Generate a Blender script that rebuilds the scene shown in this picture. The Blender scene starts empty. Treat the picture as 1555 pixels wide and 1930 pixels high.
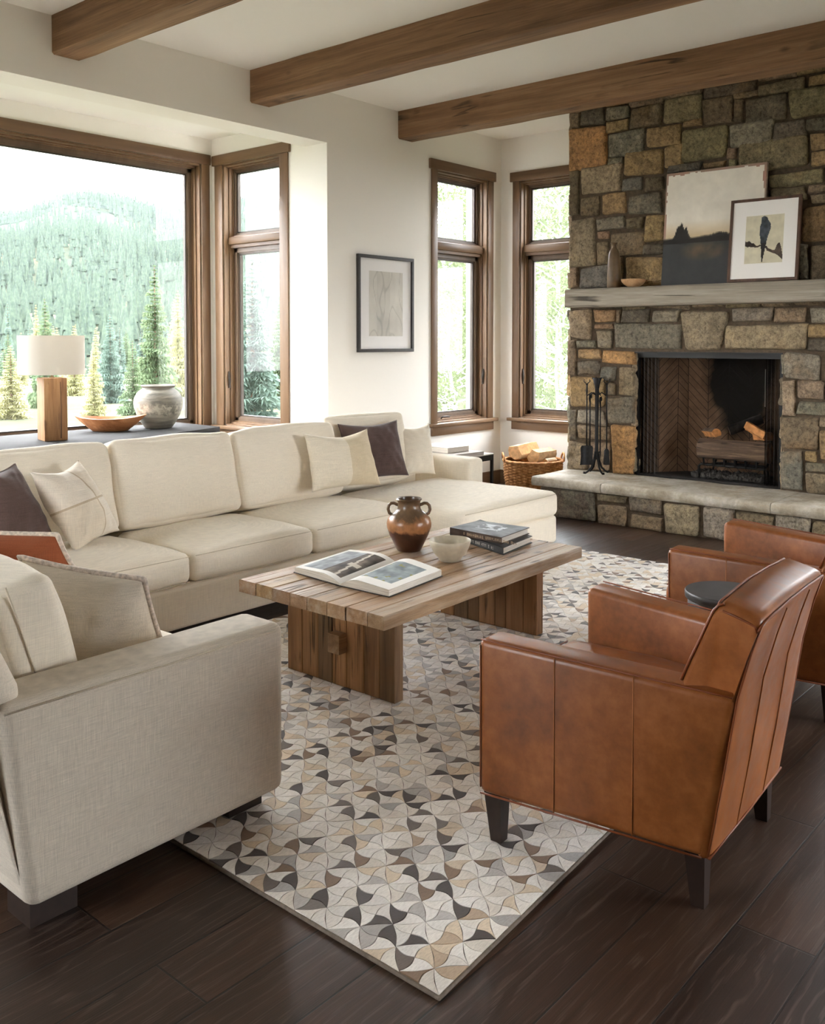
import bpy, bmesh, math, random
from mathutils import Vector, Matrix, noise
random.seed(7)
SC = bpy.context.scene
COL = SC.collection
PI = math.pi
R = math.radians
# ------------------------------------------------------------------ camera calibration
H = 1.55
YAW, PIT, FPX, CX, CY = R(40.7937), R(2.3705), 1767.8, 777.5, 714.27
FW = Vector((math.cos(YAW)*math.cos(PIT), math.sin(YAW)*math.cos(PIT), -math.sin(PIT)))
RT = Vector((math.sin(YAW), -math.cos(YAW), 0))
DN = FW.cross(RT)
EYE = Vector((0, 0, H))
def ray(x, y): return FW*FPX + RT*(x-CX) + DN*(y-CY)
def at(x, y, axis, val):
    v = ray(x, y); return EYE + v*((val-EYE[axis])/v[axis])
def at_plane(x, y, p0, n):
    v = ray(x, y); return EYE + v*((Vector(p0)-EYE).dot(n)/v.dot(n))
cam = bpy.data.cameras.new('camera'); camo = bpy.data.objects.new('camera', cam); COL.objects.link(camo)
m = Matrix((RT, -DN, -FW)).transposed().to_4x4(); m.translation = EYE
camo.matrix_world = m
cam.sensor_fit = 'HORIZONTAL'; cam.sensor_width = 36; cam.lens = FPX/1555*36
cam.shift_y = -(965-CY)/1555; cam.clip_start = .05; cam.clip_end = 4000
SC.camera = camo
# ------------------------------------------------------------------ mesh helpers
class MB:
    def __init__(s): s.v = []; s.f = []; s.c = []
    def add(s, vs, fs, T=None, col=None):
        b = len(s.v)
        for p in vs:
            p = Vector(p); s.v.append(T @ p if T is not None else p)
        for f in fs: s.f.append([b+i for i in f]); s.c.append(col)
        return s
    def box(s, x0, x1, y0, y1, z0, z1, T=None, col=None):
        v = [(x, y, z) for z in (z0, z1) for y in (y0, y1) for x in (x0, x1)]
        return s.add(v, [(0,2,3,1),(4,5,7,6),(0,1,5,4),(1,3,7,5),(3,2,6,7),(2,0,4,6)], T, col)
    def hexa(s, v, col=None):   # 8 corners ordered like box
        return s.add(v, [(0,2,3,1),(4,5,7,6),(0,1,5,4),(1,3,7,5),(3,2,6,7),(2,0,4,6)], None, col)
    def bm(s, bm, T=None, col=None):
        bm.verts.index_update()
        s.add([v.co.copy() for v in bm.verts], [[v.index for v in f.verts] for f in bm.faces], T, col); bm.free(); return s
    def rbox(s, x0, x1, y0, y1, z0, z1, r=.01, seg=3, T=None, col=None):
        bm = bmesh.new(); bmesh.ops.create_cube(bm, size=1)
        for v in bm.verts: v.co = ((x0+x1)/2+v.co.x*(x1-x0), (y0+y1)/2+v.co.y*(y1-y0), (z0+z1)/2+v.co.z*(z1-z0))
        bmesh.ops.bevel(bm, geom=bm.edges[:], offset=r, segments=seg, profile=.5, affect='EDGES')
        return s.bm(bm, T, col)
    def rhexa(s, pts, r=.02, seg=4, T=None, col=None):
        bm = bmesh.new(); vs = [bm.verts.new(p) for p in pts]
        for f in [(0,2,3,1),(4,5,7,6),(0,1,5,4),(1,3,7,5),(3,2,6,7),(2,0,4,6)]: bm.faces.new([vs[i] for i in f])
        bmesh.ops.bevel(bm, geom=bm.edges[:], offset=r, segments=seg, profile=.5, affect='EDGES')
        return s.bm(bm, T, col)
    def prism(s, poly, z0, z1, r=0, T=None, col=None):
        n = len(poly)
        if r:
            bm = bmesh.new(); a = [bm.verts.new((p[0], p[1], z0)) for p in poly]; b = [bm.verts.new((p[0], p[1], z1)) for p in poly]
            bm.faces.new(a[::-1]); bm.faces.new(b)
            for i in range(n): bm.faces.new((a[i], a[(i+1) % n], b[(i+1) % n], b[i]))
            bmesh.ops.bevel(bm, geom=bm.edges[:], offset=r, segments=2, profile=.5, affect='EDGES')
            return s.bm(bm, T, col)
        v = [(p[0], p[1], z0) for p in poly]+[(p[0], p[1], z1) for p in poly]
        return s.add(v, [list(range(n))[::-1], list(range(n, 2*n))]+[(i, (i+1) % n, n+(i+1) % n, n+i) for i in range(n)], T, col)
    def tube(s, pts, rad, n=8, closed=False, T=None, col=None, flat=1.0):
        pts = [Vector(p) for p in pts]; m = len(pts); rings = []
        rr = rad if isinstance(rad, (list, tuple)) else [rad]*m
        up = None
        for i, p in enumerate(pts):
            a = pts[(i-1) % m] if (closed or i > 0) else p
            b = pts[(i+1) % m] if (closed or i < m-1) else p
            t = (b-a).normalized()
            if up is None:
                up = Vector((0, 0, 1)) if abs(t.z) < .9 else Vector((1, 0, 0))
            u = (up - t*up.dot(t)).normalized(); w = t.cross(u); up = u
            rings.append([p + (u*math.cos(2*PI*k/n)*flat + w*math.sin(2*PI*k/n))*rr[i] for k in range(n)])
        v = [q for r_ in rings for q in r_]; f = []
        for i in range(m if closed else m-1):
            j = (i+1) % m
            for k in range(n): f.append((i*n+k, i*n+(k+1) % n, j*n+(k+1) % n, j*n+k))
        if not closed: f += [list(range(n))[::-1], [(m-1)*n+k for k in range(n)]]
        return s.add(v, f, T, col)
    def lathe(s, prof, n=40, c=(0, 0, 0), T=None, col=None, sx=1, sy=1):
        v = []; f = []
        for (r_, z) in prof:
            for k in range(n):
                a = 2*PI*k/n; v.append((c[0]+r_*sx*math.cos(a), c[1]+r_*sy*math.sin(a), c[2]+z))
        for i in range(len(prof)-1):
            for k in range(n): f.append((i*n+k, i*n+(k+1) % n, (i+1)*n+(k+1) % n, (i+1)*n+k))
        if prof[0][0] > 1e-4: f.append(list(range(n))[::-1])
        if prof[-1][0] > 1e-4: f.append([(len(prof)-1)*n+k for k in range(n)])
        return s.add(v, f, T, col)
    def soft(s, size, r=.05, n=14, bulge=(0, 0, 0), wr=0, fr=5, seed=0, T=None, col=None):
        """upholstered block centred on 0: rounded edges, swollen faces, small wrinkles"""
        h = [d/2 for d in size]; ids = {}; v = []; f = []
        g = [-1+2*i/n for i in range(n+1)]
        def warp(t): return math.copysign(1-(1-abs(t))**1.6, t)
        def vid(p):
            k = tuple(round(c, 5) for c in p)
            if k in ids: return ids[k]
            q = Vector([warp(p[i])*h[i] for i in range(3)])
            cl = Vector([max(-(h[i]-r), min(h[i]-r, q[i])) for i in range(3)])
            d = q-cl
            if d.length > 1e-9: q = cl + d.normalized()*min(r, max(abs(c) for c in d)*1.0 if sum(abs(c) > 1e-9 for c in d) == 1 else r)
            w = [warp(c) for c in p]
            for i in range(3):
                j, k2 = (i+1) % 3, (i+2) % 3
                q[i] += bulge[i]*w[i]*(1-w[j]**2)*(1-w[k2]**2)
            if wr:
                o = Vector((seed*3.1, seed*1.7, seed))
                q += Vector([noise.noise(q*fr+o+Vector((9*i, 0, 0))) for i in range(3)])*wr
            ids[k] = len(v); v.append(q); return ids[k]
        for ax in range(3):
            for sg in (-1, 1):
                for i in range(n):
                    for j in range(n):
                        c = []
                        for (a, b) in ((i, j), (i+1, j), (i+1, j+1), (i, j+1)):
                            p = [0, 0, 0]; p[ax] = sg; p[(ax+1) % 3] = g[a]; p[(ax+2) % 3] = g[b]; c.append(vid(p))
                        f.append(c if sg > 0 else c[::-1])
        return s.add(v, f, T, col)
    def build(s, name, mat, parent=None, smooth=None, kind=None, label=None):
        us = sorted({i for f in s.f for i in f}); mp = {i: k for k, i in enumerate(us)}
        me = bpy.data.meshes.new(name); me.from_pydata([tuple(s.v[i]) for i in us], [], [[mp[i] for i in f] for f in s.f])
        if any(c is not None for c in s.c):
            at_ = me.color_attributes.new('Col', 'FLOAT_COLOR', 'CORNER'); dat = []
            for p, c in zip(me.polygons, s.c):
                c = c or (1, 1, 1); dat += [c[0], c[1], c[2], 1]*p.loop_total
            at_.data.foreach_set('color', dat)
        if smooth is not None:
            me.shade_smooth()
            if smooth < 179: me.set_sharp_from_angle(angle=R(smooth))
        me.update()
        o = bpy.data.objects.new(name, me); COL.objects.link(o)
        if mat: me.materials.append(mat)
        if parent is not None:
            o.parent = parent
            o.matrix_parent_inverse = wm(parent).inverted()
        if kind: o['kind'] = kind
        if label: o['label'] = label
        return o
def wm(o):   # world matrix without waiting for the depsgraph
    b = o.matrix_basis.copy()
    return wm(o.parent) @ o.matrix_parent_inverse @ b if o.parent else b
def tag(o, label, cat, group=None):
    o['label'] = label; o['category'] = cat
    if group: o['group'] = group
    return o
def thing(name, label, cat, loc=(0, 0, 0), rz=0, group=None):
    o = bpy.data.objects.new(name, None); COL.objects.link(o); o.empty_display_size = .1
    o.location = loc; o.rotation_euler = (0, 0, rz)
    return tag(o, label, cat, group)
def copy_tree(o, parent=None):
    c = o.copy(); COL.objects.link(c)
    if parent is not None: c.parent = parent
    for ch in [x for x in bpy.data.objects if x.parent == o]: copy_tree(ch, c)
    return c
def TR(loc=(0, 0, 0), rx=0, ry=0, rz=0):
    return Matrix.Translation(loc) @ Matrix.Rotation(rz, 4, 'Z') @ Matrix.Rotation(ry, 4, 'Y') @ Matrix.Rotation(rx, 4, 'X')
# ------------------------------------------------------------------ materials
def srgb(r_, g, b):
    f = lambda c: (c/255/12.92) if c/255 <= .04045 else ((c/255+.055)/1.055)**2.4
    return (f(r_), f(g), f(b))
class NT:
    def __init__(s, name):
        s.m = bpy.data.materials.new(name); s.m.use_nodes = True; s.t = s.m.node_tree; s.t.nodes.clear()
        s.out = s.t.nodes.new('ShaderNodeOutputMaterial'); s.p = s.t.nodes.new('ShaderNodeBsdfPrincipled')
        s.t.links.new(s.p.outputs[0], s.out.inputs[0])
        s.coord = None
    def n(s, ty, **kw):
        nd = s.t.nodes.new('ShaderNode'+ty)
        for k, v in kw.items(): setattr(nd, k, v)
        return nd
    def l(s, a, b): s.t.links.new(a, b)
    def obj(s):
        if s.coord is None: s.coord = s.n('TexCoord').outputs['Object']
        return s.coord
    def mapping(s, scale=(1, 1, 1), rot=(0, 0, 0), loc=(0, 0, 0), src=None):
        mp = s.n('Mapping'); mp.inputs['Scale'].default_value = scale; mp.inputs['Rotation'].default_value = rot; mp.inputs['Location'].default_value = loc
        s.l(src or s.obj(), mp.inputs[0]); return mp.outputs[0]
    def noise(s, scale=5, detail=4, rough=.5, vec=None, dist=0, out=0):
        nd = s.n('TexNoise'); nd.inputs['Scale'].default_value = scale; nd.inputs['Detail'].default_value = detail
        nd.inputs['Roughness'].default_value = rough; nd.inputs['Distortion'].default_value = dist
        s.l(vec or s.obj(), nd.inputs['Vector']); return nd.outputs[out]
    def ramp(s, fac, stops):
        nd = s.n('ValToRGB'); e = nd.color_ramp.elements
        while len(e) < len(stops): e.new(.5)
        for el, (p, c) in zip(e, stops): el.position = p; el.color = (*c, 1) if len(c) == 3 else c
        s.l(fac, nd.inputs[0]); return nd.outputs[0]
    def mix(s, a, b, fac=.5, mode='MIX'):
        nd = s.n('Mix', data_type='RGBA', blend_type=mode)
        for v, i in ((fac, 0), (a, 6), (b, 7)):
            if isinstance(v, (int, float)): nd.inputs[i].default_value = v
            elif isinstance(v, tuple): nd.inputs[i].default_value = (*v, 1)
            else: s.l(v, nd.inputs[i])
        return nd.outputs[2]
    def math(s, op, a, b=0):
        nd = s.n('Math', operation=op)
        for i, v in enumerate((a, b)):
            if isinstance(v, (int, float)): nd.inputs[i].default_value = v
            else: s.l(v, nd.inputs[i])
        return nd.outputs[0]
    def bump(s, h, strength=.3, dist=.01, normal=None):
        b = s.n('Bump'); b.inputs['Strength'].default_value = strength; b.inputs['Distance'].default_value = dist
        s.l(h, b.inputs['Height'])
        if normal is not None: s.l(normal, b.inputs['Normal'])
        s.l(b.outputs[0], s.p.inputs['Normal']); return b.outputs[0]
    def set(s, base=None, rough=None, metal=None, spec=None):
        for k, v in (('Base Color', base), ('Roughness', rough), ('Metallic', metal), ('Specular IOR Level', spec)):
            if v is None: continue
            if isinstance(v, tuple): s.p.inputs[k].default_value = (*v, 1)
            elif isinstance(v, (int, float)): s.p.inputs[k].default_value = v
            else: s.l(v, s.p.inputs[k])
        return s.m
    def attr(s, name='Col'):
        a = s.n('Attribute'); a.attribute_name = name; return a.outputs['Color']
MATS = {}
def plain(name, c, rough=.6, metal=0, spec=.5, nz=0, ns=20, bump=0):
    t = NT(name); base = c
    if nz: base = t.mix(tuple(x*(1-nz) for x in c), tuple(min(1, x*(1+nz)) for x in c), t.ramp(t.noise(ns, 5), [(.3, (0, 0, 0)), (.7, (1, 1, 1))]))
    if bump: t.bump(t.noise(ns*4, 4), bump, .003)
    return t.set(base, rough, metal, spec)
def wood(name, cols, axis=0, grain=1.0, rough=.55, bump=.25, use_attr=False, knots=True, fineamt=.5, cracks=0, wash=None):
    t = NT(name)
    sc = [14*grain, 14*grain, 14*grain]; sc[axis] = .9*grain
    big = [5*grain, 5*grain, 5*grain]; big[axis] = .35*grain
    fine = [160*grain]*3; fine[axis] = 3*grain
    n1 = t.noise(1, 6, .62, t.mapping(tuple(sc)), .6)
    n2 = t.noise(1, 3, .5, t.mapping(tuple(big)), .3)
    n3 = t.noise(1, 3, .6, t.mapping(tuple(fine)))
    f = t.math('ADD', t.math('MULTIPLY', n1, .55), t.math('MULTIPLY', n2, .45))
    c = t.ramp(f, [(.30, cols[0]), (.5, cols[1]), (.68, cols[2])])
    c = t.mix(c, t.ramp(n3, [(.35, (.55, .55, .55)), (.6, (1, 1, 1))]), fineamt, 'MULTIPLY')
    if wash: c = t.mix(c, wash, t.ramp(t.noise(1, 5, .7, t.mapping(tuple(q*.7 for q in sc), loc=(3, 5, 7))), [(.48, (0, 0, 0)), (.66, (.75, .75, .75))]))
    if knots:
        ks = [2.2]*3; ks[axis] = 1.1
        k = t.n('TexVoronoi'); k.inputs['Scale'].default_value = 1.0; k.inputs['Randomness'].default_value = 1
        t.l(t.mapping(tuple(q*1.6 for q in ks)), k.inputs['Vector'])
        c = t.mix(c, tuple(x*.35 for x in cols[0]), t.ramp(k.outputs['Distance'], [(.0, (.9, .9, .9)), (.085, (0, 0, 0))]))
    h = t.math('ADD', n1, t.math('MULTIPLY', n3, .6))
    if cracks:
        cs_ = [9*grain]*3; cs_[axis] = .55*grain
        cr = t.noise(1, 2, .5, t.mapping(tuple(cs_), loc=(11, 3, 5)), .25)
        gate = t.ramp(t.noise(2.2*grain, 3), [(.5, (0, 0, 0)), (.6, (1, 1, 1))])
        ln_ = t.math('MULTIPLY', t.ramp(t.math('ABSOLUTE', t.math('SUBTRACT', cr, .5)), [(.0, (1, 1, 1)), (.010, (.8, .8, .8)), (.02, (0, 0, 0))]), gate)
        gs = t.n('SeparateXYZ'); t.l(t.n('NewGeometry').outputs['Normal'], gs.inputs[0])
        ln_ = t.math('MULTIPLY', ln_, t.math('LESS_THAN', t.math('ABSOLUTE', gs.outputs[axis]), .5))
        c = t.mix(c, tuple(x*.22 for x in cols[0]), t.math('MULTIPLY', ln_, cracks)); h = t.math('SUBTRACT', h, t.math('MULTIPLY', ln_, 1.5))
    if use_attr: c = t.mix(c, t.attr(), 1, 'MULTIPLY')
    t.bump(h, bump, .006)
    return t.set(c, rough, 0, .35)
def fabric(name, c, c2=None, streak=.12, rough=.9, use_attr=False, bump=.35, scale=1.0):
    t = NT(name)
    a = t.noise(1, 2, .5, t.mapping((340*scale, 340*scale, 9*scale)))
    b = t.noise(1, 2, .5, t.mapping((10*scale, 10*scale, 420*scale)))
    big = t.noise(3, 4)
    s_ = t.math('ADD', t.math('MULTIPLY', a, .5), t.math('MULTIPLY', b, .5))
    lo = tuple(x*(1-streak*1.3) for x in c); hi = tuple(min(1, x*(1+streak*.9)) for x in c)
    k = t.ramp(s_, [(.36, lo), (.64, hi)])
    if c2: k = t.mix(k, c2, t.ramp(big, [(.4, (0, 0, 0)), (.75, (.6, .6, .6))]))
    if use_attr: k = t.mix(k, t.attr(), 1, 'MULTIPLY')
    t.bump(s_, bump, .0025)
    t.p.inputs['Sheen Weight'].default_value = .15
    return t.set(k, rough, 0, .2)
def wallpaint(name, c):
    t = NT(name); t.bump(t.noise(90, 3), .05, .003); return t.set(c, .85, 0, .25)
M_WALL = wallpaint('wall_paint', srgb(239, 236, 229))
M_CEIL = wallpaint('ceiling_paint', srgb(243, 241, 235))
M_CASE = wood('stained_casing_wood', (srgb(86, 64, 46), srgb(112, 86, 62), srgb(130, 103, 77)), 2, .9, .42, .06, fineamt=.2)
M_CASEH = {ax: wood('stained_casing_wood_h%d' % ax, (srgb(86, 64, 46), srgb(112, 86, 62), srgb(130, 103, 77)), ax, .9, .42, .06, fineamt=.2) for ax in (0, 1)}
M_SASH = wood('window_sash_wood', (srgb(78, 62, 48), srgb(94, 76, 60), srgb(106, 87, 70)), 2, .9, .4, .05, knots=False, fineamt=.15)
M_BRONZE = plain('dark_bronze', srgb(58, 52, 47), .4, .6, .5)
M_BEAM = wood('hewn_beam_wood', (srgb(94, 68, 44), srgb(140, 107, 76), srgb(174, 140, 106)), 1, .8, .7, .6, cracks=.9)
M_MANTEL = wood('weathered_mantel_wood', (srgb(112, 104, 92), srgb(152, 143, 128), srgb(184, 175, 160)), 1, .9, .8, .7, cracks=.9)
M_TABLE = wood('reclaimed_table_wood', (srgb(118, 94, 68), srgb(170, 140, 107), srgb(196, 170, 138)), 0, 1.5, .38, .5, True, cracks=.9, wash=srgb(194, 182, 164))
M_TLEG = wood('reclaimed_leg_wood', (srgb(110, 84, 58), srgb(162, 126, 90), srgb(188, 152, 114)), 2, 1.6, .6, .5, True, cracks=.8)
M_LINEN = fabric('cream_linen', srgb(234, 224, 206), None, .09, scale=1.8)
M_LINEN2 = fabric('oatmeal_linen', srgb(212, 201, 184), None, .15, scale=2.4)
M_DKFOOT = plain('espresso_wood', srgb(44, 31, 25), .45, 0, .4, .25, 30)
M_DKPIL = fabric('plum_brown_linen', srgb(84, 67, 63), srgb(104, 86, 80), .25)
M_PATCH = fabric('cream_patch_cloth', (.95, .95, .95), None, .12, .85, True)
M_RUST = fabric('rust_velvet', srgb(152, 86, 56), srgb(134, 72, 46), .12)
def leather():
    t = NT('cognac_leather')
    n1 = t.noise(4.5, 5, .6); n2 = t.noise(28, 4, .6)
    f = t.math('ADD', t.math('MULTIPLY', n1, .65), t.math('MULTIPLY', n2, .35))
    c = t.ramp(f, [(.32, srgb(106, 58, 23)), (.5, srgb(138, 79, 36)), (.68, srgb(166, 102, 54))])
    t.bump(t.noise(7, 2, .4), .12, .006)
    return t.set(c, t.ramp(n2, [(.3, (.31, .31, .31)), (.7, (.44, .44, .44))]), 0, .5)
M_LEATH = leather()
M_PIPE = plain('cognac_piping', srgb(128, 66, 32), .4)
M_STITCH = plain('seam_thread', srgb(176, 110, 62), .6)
M_BLACK = plain('black_iron', srgb(32, 31, 31), .5, .7, .5, .3, 60)
M_BLACKM = plain('black_steel_frame', srgb(30, 30, 30), .35, .5)
M_PAPER = plain('page_paper', srgb(236, 232, 224), .7, nz=.03, ns=60)
def pages_mat():
    t = NT('page_block'); c = t.ramp(t.noise(1, 2, .5, t.mapping((6, 6, 900))), [(.35, srgb(196, 188, 174)), (.65, srgb(238, 233, 222))]); return t.set(c, .8)
M_PAGES = pages_mat()
M_GLAZE = plain('cream_glaze', srgb(196, 186, 164), .35, 0, .5, .08, 40)
M_CONSOLE = plain('charcoal_ledge', srgb(52, 51, 50), .8, 0, .06, .18, 6)
M_CONSOLE2 = plain('grey_washed_cabinet', srgb(110, 102, 92), .6, 0, .5, .2, 8)
M_SHADE = None
def vc(name, rough=.7, bump=0, bs=60, nz=0, ns=30, spec=.4):
    t = NT(name); c = t.attr()
    if nz: c = t.mix(c, t.ramp(t.noise(ns, 6, .65), [(.28, (1-nz,)*3), (.7, (1+nz*.6,)*3)]), 1, 'MULTIPLY')
    if bump: t.bump(t.noise(bs, 6, .65), bump, .01)
    return t.set(c, rough, 0, spec)
M_ART = vc('painted_canvas', .7, .15, 120)
M_PRINT = vc('printed_paper', .75)
def glass():
    t = NT('window_glass'); t.t.nodes.remove(t.p)
    tr = t.n('BsdfTransparent'); gl = t.n('BsdfGlossy'); gl.inputs['Roughness'].default_value = .02
    lw = t.n('LayerWeight'); lw.inputs[0].default_value = .5
    fr = t.math('ADD', .02, t.math('MULTIPLY', t.math('POWER', lw.outputs['Facing'], 5), .12))
    mx = t.n('MixShader'); t.l(fr, mx.inputs[0]); t.l(tr.outputs[0], mx.inputs[1]); t.l(gl.outputs[0], mx.inputs[2]); t.l(mx.outputs[0], t.out.inputs[0])
    return t.m
M_GLASS = glass()
SKY, SUN, HAZE, EXPO = 7.5, 1.0, .000055, 1.36
# ================================================================== SETTING
YL, XB, YB, XE, ZC = 5.9, 5.706, 7.51, 8.292, 3.69
XR, YR = -3.0, -3.6           # unseen ends of the room
def struct(mb, name, mat, parent=None, smooth=None):
    o = mb.build(name, mat, parent, smooth)
    if parent is None: o['kind'] = 'structure'
    return o
def floor_mat():
    t = NT('dark_oak_planks')
    br = t.n('TexBrick'); br.offset = .37; br.inputs['Color1'].default_value = (0, 0, 0, 1); br.inputs['Color2'].default_value = (1, 1, 1, 1)
    br.inputs['Scale'].default_value = 1; br.inputs['Brick Width'].default_value = 1.75; br.inputs['Row Height'].default_value = .205
    br.inputs['Mortar Size'].default_value = .0032; br.inputs['Mortar Smooth'].default_value = .35; br.inputs['Bias'].default_value = 0
    t.l(t.mapping((1, 1, 1), (0, 0, 0), (.45, .088, 0)), br.inputs['Vector'])
    sepv = t.n('VectorMath', operation='MULTIPLY_ADD'); sepv.inputs[1].default_value = (7, 9, 11)
    t.l(br.outputs['Color'], sepv.inputs[0]); t.l(t.obj(), sepv.inputs[2])
    src = sepv.outputs[0]
    n1 = t.noise(1, 6, .65, t.mapping((1.3, 16, 5), src=src), .9)
    n2 = t.noise(1, 3, .5, t.mapping((2.5, 260, 20), src=src), .2)
    n3 = t.noise(2.0, 4, .6, src)
    wv = t.n('TexWave'); wv.bands_direction = 'Y'; wv.inputs['Scale'].default_value = 9; wv.inputs['Distortion'].default_value = 14; wv.inputs['Detail'].default_value = 3; wv.inputs['Detail Scale'].default_value = 1.2
    t.l(t.mapping((.22, 1, 1), src=src), wv.inputs['Vector'])
    f = t.math('ADD', t.math('MULTIPLY', n1, .6), t.math('MULTIPLY', n3, .4))
    c = t.ramp(f, [(.3, srgb(38, 27, 21)), (.5, srgb(60, 43, 33)), (.7, srgb(84, 63, 50))])
    c = t.mix(c, t.ramp(br.outputs['Color'], [(0, (.55, .55, .58)), (1, (1.38, 1.3, 1.22))]), 1, 'MULTIPLY')
    c = t.mix(c, srgb(112, 96, 84), t.math('MULTIPLY', t.ramp(wv.outputs[0], [(.72, (0, 0, 0)), (.98, (.32, .32, .32))]), t.ramp(n2, [(.4, (0, 0, 0)), (.6, (1, 1, 1))])))
    c = t.mix(c, t.ramp(n2, [(.3, (.6, .6, .6)), (.55, (1, 1, 1))]), .6, 'MULTIPLY')
    c = t.mix(c, (.012, .009, .008), br.outputs['Fac'])
    h = t.math('SUBTRACT', t.math('ADD', t.math('MULTIPLY', n2, .35), t.math('MULTIPLY', n1, .5)), t.math('MULTIPLY', br.outputs['Fac'], 2.2))
    t.bump(h, .35, .004)
    return t.set(c, t.ramp(n1, [(.3, (.33, .33, .33)), (.7, (.46, .46, .46))]), 0, .5)
fl = MB(); fl.box(XR-.3, XE+.2, YR-.3, YB+.2, -.12, 0)
struct(fl, 'floor', floor_mat())
ce = MB(); ce.box(XR-.3, XE+.25, YR-.3, YL+.3, ZC, ZC+.15)
struct(ce, 'ceiling', M_CEIL)
def wall_cells(u0, u1, z0, z1, holes):
    us = sorted({u0, u1, *[h for q in holes for h in q[:2] if u0 < h < u1]}); out = []
    for a, b in zip(us, us[1:]):
        z = z0
        for q in sorted([q for q in holes if q[0] < (a+b)/2 < q[1]], key=lambda q: q[2]):
            if q[2] > z: out.append((a, b, z, q[2]))
            z = q[3]
        if z < z1: out.append((a, b, z, z1))
    return out
# window openings: (u0,u1,z0,z1)
W1 = (1.75, 5.571, .70, 3.246); W2 = (6.507, 7.335, .725, 3.235); W3 = (7.20, 8.046, .725, 3.225); W4 = (4.815, 5.655, .725, 3.225); W5 = (.85, 1.69, .725, 3.225)
BX0 = 1.45
wl = MB()
for (a, b, c, d) in wall_cells(XR-.3, XE+.25, 0, ZC, [(BX0, XB, -1, 3.255), W3]): wl.box(a, b, YL, YL+.28, c, d)
struct(wl, 'wall_left', M_WALL)
we = MB()
for (a, b, c, d) in wall_cells(YR-.3, YL, 0, ZC, [W4, W5]): we.box(XE, XE+.25, a, b, c, d)
struct(we, 'wall_back', M_WALL)
wb = MB()
for (a, b, c, d) in wall_cells(BX0-.2, XB+.2, 0, 3.55, [W1]): wb.box(a, b, YB, YB+.2, c, d)
struct(wb, 'wall_bay_back', M_WALL)
ws = MB()
for (a, b, c, d) in wall_cells(YL+.28, YB, 0, 3.55, [W2]): ws.box(XB, XB+.2, a, b, c, d)
struct(ws, 'wall_bay_side', M_WALL)
ws = MB(); ws.box(BX0-.2, BX0, YL+.28, YB, 0, 3.55); struct(ws, 'wall_bay_far_side', M_WALL)
cb = MB(); cb.box(BX0-.2, XB+.2, YL+.28, YB+.2, 3.5, 3.62); struct(cb, 'ceiling_bay', M_CEIL)
M_PANEL = wood('fill_cutting_panelling', (srgb(92, 70, 50), srgb(128, 100, 74), srgb(150, 120, 92)), 2, .8, .6, .1, knots=False)  # darker cladding for the unseen walls, added to cut bounced light
# the unseen sides of the room: bare openings, added and sized to admit fill light
wr = MB()
for (a, b, c, d) in wall_cells(XR-.3, XE+.25, 0, ZC, [(3.9, 6.7, .3, 2.7)]): wr.box(a, b, YR-.25, YR, c, d)
struct(wr, 'wall_right', M_PANEL)
wf = MB()
for (a, b, c, d) in wall_cells(YR, YL, 0, ZC, [(3.0, 5.4, 1.1, 3.0)]): wf.box(XR-.25, XR, a, b, c, d)
struct(wf, 'wall_front', M_PANEL)
# baseboards
bb = MB(); bb.box(XB+.02, XE, YL-.02, YL, 0, .15); struct(bb, 'baseboard_left', M_CASEH[0])
bb = MB(); bb.box(XE-.02, XE, 4.66, YL-.02, 0, .15); struct(bb, 'baseboard_back', M_CASEH[1])
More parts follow.
